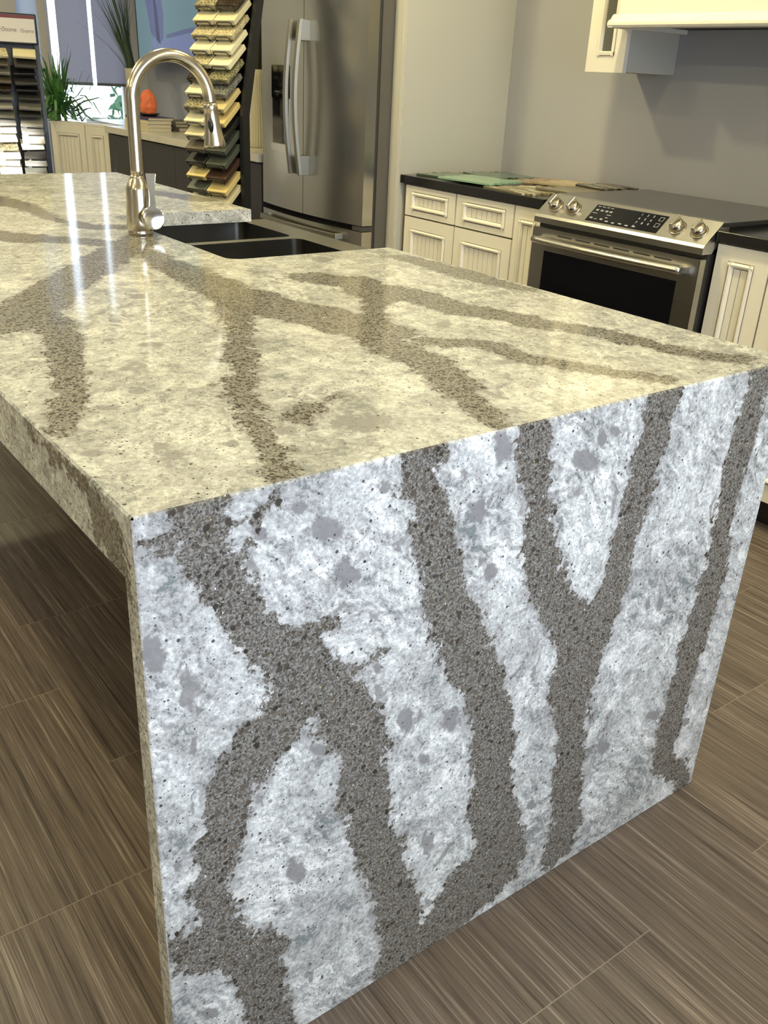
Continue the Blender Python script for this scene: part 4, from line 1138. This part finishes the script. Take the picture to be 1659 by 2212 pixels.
slab_book(2.245, 2.42, 5.165, 5.535, TOPZ+.0665, TOPZ+.084, srgb(72, 62, 100), 'purple book directly below the salt lamp', grp=gb_)
slab_book(2.47, 2.68, 5.20, 5.45, TOPZ, TOPZ+.024, srgb(118, 104, 88), 'brown book at the bottom of the right-hand stack', grp=gb_)
slab_book(2.47, 2.66, 5.25, 5.45, TOPZ+.0245, TOPZ+.044, srgb(98, 88, 76), 'dark brown book in the middle of the right-hand stack', grp=gb_)
slab_book(2.47, 2.65, 5.25, 5.45, TOPZ+.0445, TOPZ+.062, srgb(110, 102, 86), 'grey-brown book on top of the right-hand stack', grp=gb_)
o = obj('black_box', MB().box(2.60, 2.74, 4.78, 5.14, TOPZ, TOPZ+.055), M['black'], loc=(2.67, 4.96, TOPZ), bevel=.004)
tag(o, 'flat black box on the credenza left of the sample rack', 'box')
sl = thing('salt_lamp', 'orange rock salt lamp on a small black dish on the books', 'lamp', (2.33, 5.345, TOPZ+.0845))
lz = TOPZ+.0845
obj('dish', MB().lathe([(0.0, 0), (0.04, 0), (0.070, 0.016), (0.068, 0.018), (0.038, 0.005), (0, 0.005)], (2.33, 5.345, lz), n=32), M['black'], sl)
rnd = random.Random(3); b = MB(); rows = [(0.0, .038), (0.02, .050), (0.05, .056), (0.08, .054), (0.11, .045), (0.135, .034), (0.152, .014)]
vs = []
for (h_, r) in rows:
    for k in range(11):
        a = 2*PI*k/11; rr = r*rnd.uniform(.84, 1.12); vs.append((2.33+rr*math.cos(a), 5.345+rr*math.sin(a), lz+.006+h_))
fs = []
for i in range(len(rows)-1):
    for k in range(11):
        k2 = (k+1) % 11; fs += [(i*11+k, i*11+k2, (i+1)*11+k2), (i*11+k, (i+1)*11+k2, (i+1)*11+k)]
fs += [tuple(range(11))[::-1], tuple(range(66, 77))]
b.raw(vs, fs)
M['salt'] = mat('orange_salt', (0.62, 0.14, 0.05, 1), 0.55, noise=.3, nscale=30, emit=(1, .22, .06, 1), estr=0.12)
obj('salt_rock', b, M['salt'], sl)

# ------------------------------------------------------------------ television on the wall arm
tv = thing('television', 'large black wall television showing a teal and violet picture', 'television', (2.78, 5.98, 1.30))
tvc = Matrix.Translation((2.775, 5.985, 1.32)) @ Matrix.Rotation(math.radians(-90-1.5), 4, 'Z') @ Matrix.Rotation(math.radians(-1.6), 4, 'Y')
TW, THh = 1.13, 0.64
b = MB(); b.box(-TW/2, TW/2, 0.0, 0.035, 0.0, THh, M=tvc); b.box(-.06, .06, .035, .17, .22, .42, M=tvc)
obj('television_body', b, M['black'], tv)
M['scr'] = mat('screen_teal', (0.02, 0.02, 0.02, 1), 0.3, emit=srgb(112, 142, 148), estr=0.75)
M['scr2'] = mat('screen_violet', (0.02, 0.02, 0.02, 1), 0.3, emit=srgb(98, 104, 142), estr=0.75)
M['scr3'] = mat('screen_blue', (0.02, 0.02, 0.02, 1), 0.3, emit=srgb(122, 132, 172), estr=0.75)
M['scr4'] = mat('screen_deep', (0.02, 0.02, 0.02, 1), 0.3, emit=srgb(70, 72, 108), estr=0.6)
so = obj('screen', MB().box(-TW/2+.022, TW/2-.022, -0.001, 0.0, 0.022, THh-.02, M=tvc), M['scr'], tv)
def scr_poly(pts, mt, d=-0.0016):
    b = MB(); b.prism([(-TW/2+.022+(TW-.044)*p[0], .022+(THh-.042)*p[1]) for p in pts], 'y', d, -0.001, M=tvc)
    obj('picture_shape', b, mt, so)
scr_poly([(0, 0), (.999, 0), (.999, .24), (.62, .245), (.50, .16), (.42, .13), (.2, .02)], M['scr3'])
scr_poly([(.50, .22), (.999, .27), (.999, .31), (.80, .30), (.50, .26)], M['scr2'], -.0022)
scr_poly([(.16, .98), (.14, .8), (.20, .55), (.24, .3), (.30, .22), (.38, .17), (.44, .22), (.46, .5), (.42, .75), (.36, .98)], M['scr2'], -.0024)
scr_poly([(.30, .9), (.32, .5), (.33, .22), (.39, .16), (.37, .5)], M['scr4'], -.0028)
scr_poly([(.27, .24), (.25, .12), (.29, .03), (.33, .06), (.345, .16), (.32, .25)], M['scr3'], -.0030)
scr_poly([(.35, .06), (.40, .18), (.46, .23), (.54, .20), (.58, .10), (.56, .0), (.36, 0.0)], M['scr3'], -.0032)
b = MB(); b.tube([(2.85, 5.60, 1.30), (2.86, 5.58, 1.24), (2.86, 5.50, 1.14), (2.93, 5.30, 1.02), (2.94, 5.15, 0.92)], 0.004, n=8)
o = obj('power_cord', b, M['black'], loc=(2.94, 5.15, .92)); tag(o, 'thin black cord hanging down the wall below the television', 'cord')

# ------------------------------------------------------------------ potted dracaena by the window
px_, py_ = 2.135, 6.50
pl = thing('potted_plant', 'spiky green potted plant in front of the far window', 'potted plant', (px_, py_, 0))
obj('pot', MB().lathe([(0.0, 0), (0.09, 0), (0.12, 0.26), (0.13, 0.27), (0.13, 0.29), (0.115, 0.29), (0.11, 0.25), (0.0, 0.25)], (px_, py_, 0)), mat('terracotta', (.35, .16, .09, 1), .8), pl)
obj('trunk', MB().tube([(px_+.02, py_, .25), (px_, py_, .6), (px_-.01, py_, .90), (px_-.02, py_-.02, 0.97)], [.018, .016, .013, .011], n=10), mat('trunk_bark', (.28, .20, .10, 1), .8), pl)
rnd = random.Random(11); b = MB(); cc = Vector((px_-.02, py_-.04, 0.99))
for k in range(95):
    a = rnd.uniform(0, 2*PI); el = rnd.uniform(-.4, 1.25); L = rnd.uniform(.30, .50); dp_ = rnd.uniform(.12, .5)*(1.3-el/1.6)
    if k < 10: a = rnd.uniform(0, 2*PI); el = rnd.uniform(1.15, 1.5); L = rnd.uniform(.34, .46); dp_ = .03
    d3 = Vector((math.cos(a)*math.cos(el), math.sin(a)*math.cos(el), math.sin(el))); sd3 = Vector((-math.sin(a), math.cos(a), rnd.uniform(-.5, .5))).normalized()
    pts = [cc+Vector((0, 0, rnd.uniform(-.05, .03)))*1 + d3*L*t + Vector((0, 0, -dp_*L*t*t*1.6)) for t in np.linspace(0.03, 1, 8)]
    pts = [Vector((p.x, min(p.y, 6.72), max(p.z, .922) if (p.y < 6.42 or p.x > 2.35) else p.z)) for p in pts]
    for i in range(7):
        f0 = math.sin(PI*min(1, .12+.88*i/7)**.8)*.0125; f1 = math.sin(PI*min(1, .12+.88*(i+1)/7)**.8)*.0125
        dn = Vector((0, 0, -.3))
        b.face([pts[i]-sd3*f0, pts[i]+dn*f0*.4, pts[i+1]+dn*f1*.4, pts[i+1]-sd3*f1]); b.face([pts[i]+dn*f0*.4, pts[i]+sd3*f0, pts[i+1]+sd3*f1, pts[i+1]+dn*f1*.4])
m = mat('dracaena_leaf', (0.07, 0.20, 0.05, 1), 0.4, noise=.5, nscale=14)
obj('foliage', b, m, pl)

# ------------------------------------------------------------------ stone sample racks
ORD = ['top', 'second', 'third', 'fourth', 'fifth', 'sixth', 'seventh', 'eighth', 'ninth', 'tenth', 'eleventh', 'twelfth', 'thirteenth', 'fourteenth', 'fifteenth', 'sixteenth']
SAMP = {}
def samp_mat(kind):
    if kind not in SAMP:
        P_ = {'cream': ((205, 196, 160), None), 'ivory': ((222, 214, 180), None), 'speckled beige': ((170, 162, 130), (95, 86, 66)), 'brown granite': ((70, 58, 48), (30, 24, 20)),
              'veined beige': ((196, 186, 150), (150, 138, 108)), 'grey': ((112, 112, 104), None), 'grey speckled': ((130, 130, 122), (80, 80, 76)), 'sand': ((196, 178, 128), None),
              'taupe': ((96, 88, 74), None), 'dark green-grey': ((70, 74, 66), None), 'black': ((26, 25, 26), None), 'chocolate': ((62, 44, 36), None), 'mossy speckled': ((150, 146, 112), (88, 84, 62)),
              'yellow-beige': ((204, 184, 124), None), 'white': ((225, 222, 210), None), 'charcoal': ((58, 56, 54), None), 'light grey': ((150, 148, 142), None)}
        a, b2 = P_[kind]
        nm = 'sample_'+kind.replace(' ', '_').replace('-', '_')
        SAMP[kind] = mat(nm, srgb(*a), .35, noise=.04, nscale=30) if b2 is None else granite(nm, srgb(*b2), srgb(*a), 90)
    return SAMP[kind]
def art(k): return ('an ' if k[0] in 'aeiou' else 'a ')
def sample_tile(root_loc, rz, Mt, kind, label, grp, w_, L_, th):
    """Mt: local matrix in the rack frame"""
    b = MB(); b.box(-w_/2, w_/2, 0, L_, 0, th)
    o = obj('stone_sample', b, samp_mat(kind), local=True, bevel=.0025)
    o.matrix_world = Matrix.Translation(root_loc) @ Matrix.Rotation(rz, 4, 'Z') @ Mt
    tag(o, label, 'stone sample', grp); return o
M['wire'] = mat('black_wire', (0.02, 0.02, 0.018, 1), 0.4)

def rack(loc, rzdeg, cols, rows, pitch_u, pitch_z, ztop, zknee, lean, tilt, kinds, nm, gr, w_=.122, L_=.125, th=.021, frame_h=2.1, wires=True):
    rz = math.radians(rzdeg); loc = Vector(loc)
    t = thing('sample_rack', nm, 'display rack', loc, rz)
    def back(z): return 0.0 if z < zknee else (z-zknee)*math.tan(math.radians(lean))
    fw = pitch_u*cols/2
    for u in (-fw-.012, fw+.012):
        p0 = MB()
        yk = .088
        for (za, zb) in ((0.0, zknee), (zknee, frame_h)):
            ya_, yb_ = yk+back(za), yk+back(zb)
            p0.prism([(ya_-.022, za), (ya_+.022, za), (yb_+.022, zb), (yb_-.022, zb)], 'x', u-.010, u+.010)
        obj('upright', p0, M['black'], t, local=True)
    pb_ = MB()
    for (za, zb) in ((0.06, zknee), (zknee, frame_h)):
        ya_, yb_ = .128+back(za), .128+back(zb)
        pb_.prism([(ya_, za), (ya_+.006, za), (yb_+.006, zb), (yb_, zb)], 'x', -fw-.002, fw+.002)
    obj('back_panel', pb_, M['black'], t, local=True)
    obj('base', MB().box(-fw-.03, fw+.03, -.06, .30, 0, .04), M['black'], t, local=True)
    tl = math.radians(tilt)
    for r in range(rows):
        z = ztop - r*pitch_z
        for c_ in range(cols):
            k = kinds[r][c_]
            if k is None: continue
            u = -fw + pitch_u*(c_+.5)
            Mt = Matrix.Translation((u, back(z)-.02, z)) @ Matrix.Rotation(tl, 4, 'X')
            yield t, loc, rz, Mt, k, r, c_
            if wires:
                wb = MB(); hw = w_*.36
                P3 = [Mt @ Vector(p) for p in ((-hw, .03, -.004), (-hw, -.0045, -.004), (-hw, -.0045, th*.55), (-hw+.008, -.0045, th*.75), (hw-.008, -.0045, th*.75), (hw, -.0045, th*.55), (hw, -.0045, -.004), (hw, .03, -.004))]
                wb.tube(P3, 0.0026, n=6)
                obj('wire_clip', wb, M['wire'], t, local=True)
near = [['speckled beige', 'brown granite'], ['cream', 'cream'], ['veined beige', 'veined beige'], ['ivory', 'ivory'], ['veined beige', 'ivory'], ['brown granite', 'mossy speckled'],
        ['ivory', 'grey speckled'], ['speckled beige', 'sand'], ['ivory', 'yellow-beige'], ['cream', 'black'], ['taupe', 'dark green-grey'], ['black', 'dark green-grey'],
        ['yellow-beige', 'chocolate'], ['dark green-grey', 'yellow-beige'], ['cream', 'cream']]
near = [['cream', 'charcoal']] + near
RK = (1.704, 3.233, 0)
for (t, loc, rz, Mt, k, r, c_) in rack(RK, -70, 2, 16, .1235, .0575, 1.583, 1.115, 13, 39, near, 'black two-column rack of stone samples standing left of the refrigerator', 'near', w_=.115, L_=.138, th=.0235, frame_h=1.72):
    side_ = ('left', 'right')[c_]
    lab = f'{k} stone sample, {side_} column of the near rack, {ORD[r]} row' if r else f'{k} stone sample, {side_} column of the near rack, cut off by the photo top'
    if r == 15: lab = f'{k} stone sample, {side_} column of the near rack, lowest row above the island'
    sample_tile(loc, rz, Mt, k, lab, 'stone samples in the near rack', .116, .138, .0235)
far = [['charcoal', 'light grey'], ['veined beige', 'cream'], ['taupe', 'charcoal'], ['grey', 'black'], ['taupe', 'charcoal'], ['brown granite', 'black'], ['grey', 'charcoal'], ['light grey', 'grey'], ['grey', 'charcoal'],
       ['light grey', 'light grey'], ['white', 'light grey'], ['white', 'white'], ['speckled beige', 'white'], ['white', 'charcoal'], ['white', 'light grey'], ['white', 'grey']]
far = far[1:]
for (t, loc, rz, Mt, k, r, c_) in rack((1.46, 5.25, 0), -14, 2, 15, .150, .045, 1.30, 0.9, 6, 22, far, 'black sample rack with white sign at the left edge before the window', 'far', wires=False, frame_h=1.53):
    side_ = ('left', 'right')[c_]
    lab = f'{k} stone sample, {side_} column of the far rack by the plant, {ORD[r]} row'
    jr = random.Random(r*7+c_)
    Mt = Mt @ Matrix.Rotation(math.radians(jr.uniform(-5, 5)), 4, 'Z') @ Matrix.Translation((jr.uniform(-.006, .006), jr.uniform(-.025, .002), 0))
    sample_tile(loc, rz, Mt, k, lab, 'stone samples in the far rack', .126, .115, .014)
far_rack = t
# header sign on the far rack
M['sign_white'] = mat('sign_white', (0.72, 0.68, 0.62, 1), 0.5)
M['sign_red'] = mat('sign_red', (0.16, 0.02, 0.02, 1), 0.5)
M['sign_text'] = mat('sign_lettering', (0.20, 0.17, 0.15, 1), 0.6)
sb = obj('sign_board', MB().box(-.30, .17, .105, .118, 1.375, 1.535), M['black'], far_rack, local=True, bevel=.006)
obj('sign_face', MB().box(-.295, .158, .100, .1045, 1.385, 1.508), M['sign_white'], sb, local=True)
obj('sign_stripe', MB().box(-.295, .158, .100, .1045, 1.5085, 1.526), M['sign_red'], sb, local=True)
tb_ = MB()
Mt = Matrix.Translation((-.040, .0995, 1.438)) @ Matrix.Rotation(math.radians(90), 4, 'X')
text_mesh('nStone', 0.034, Mt, tb_); text_mesh('Quartz', 0.026, Matrix.Translation((.076, .0995, 1.438)) @ Matrix.Rotation(math.radians(90), 4, 'X'), tb_)
obj('sign_lettering', tb_, M['sign_text'], sb, local=True)
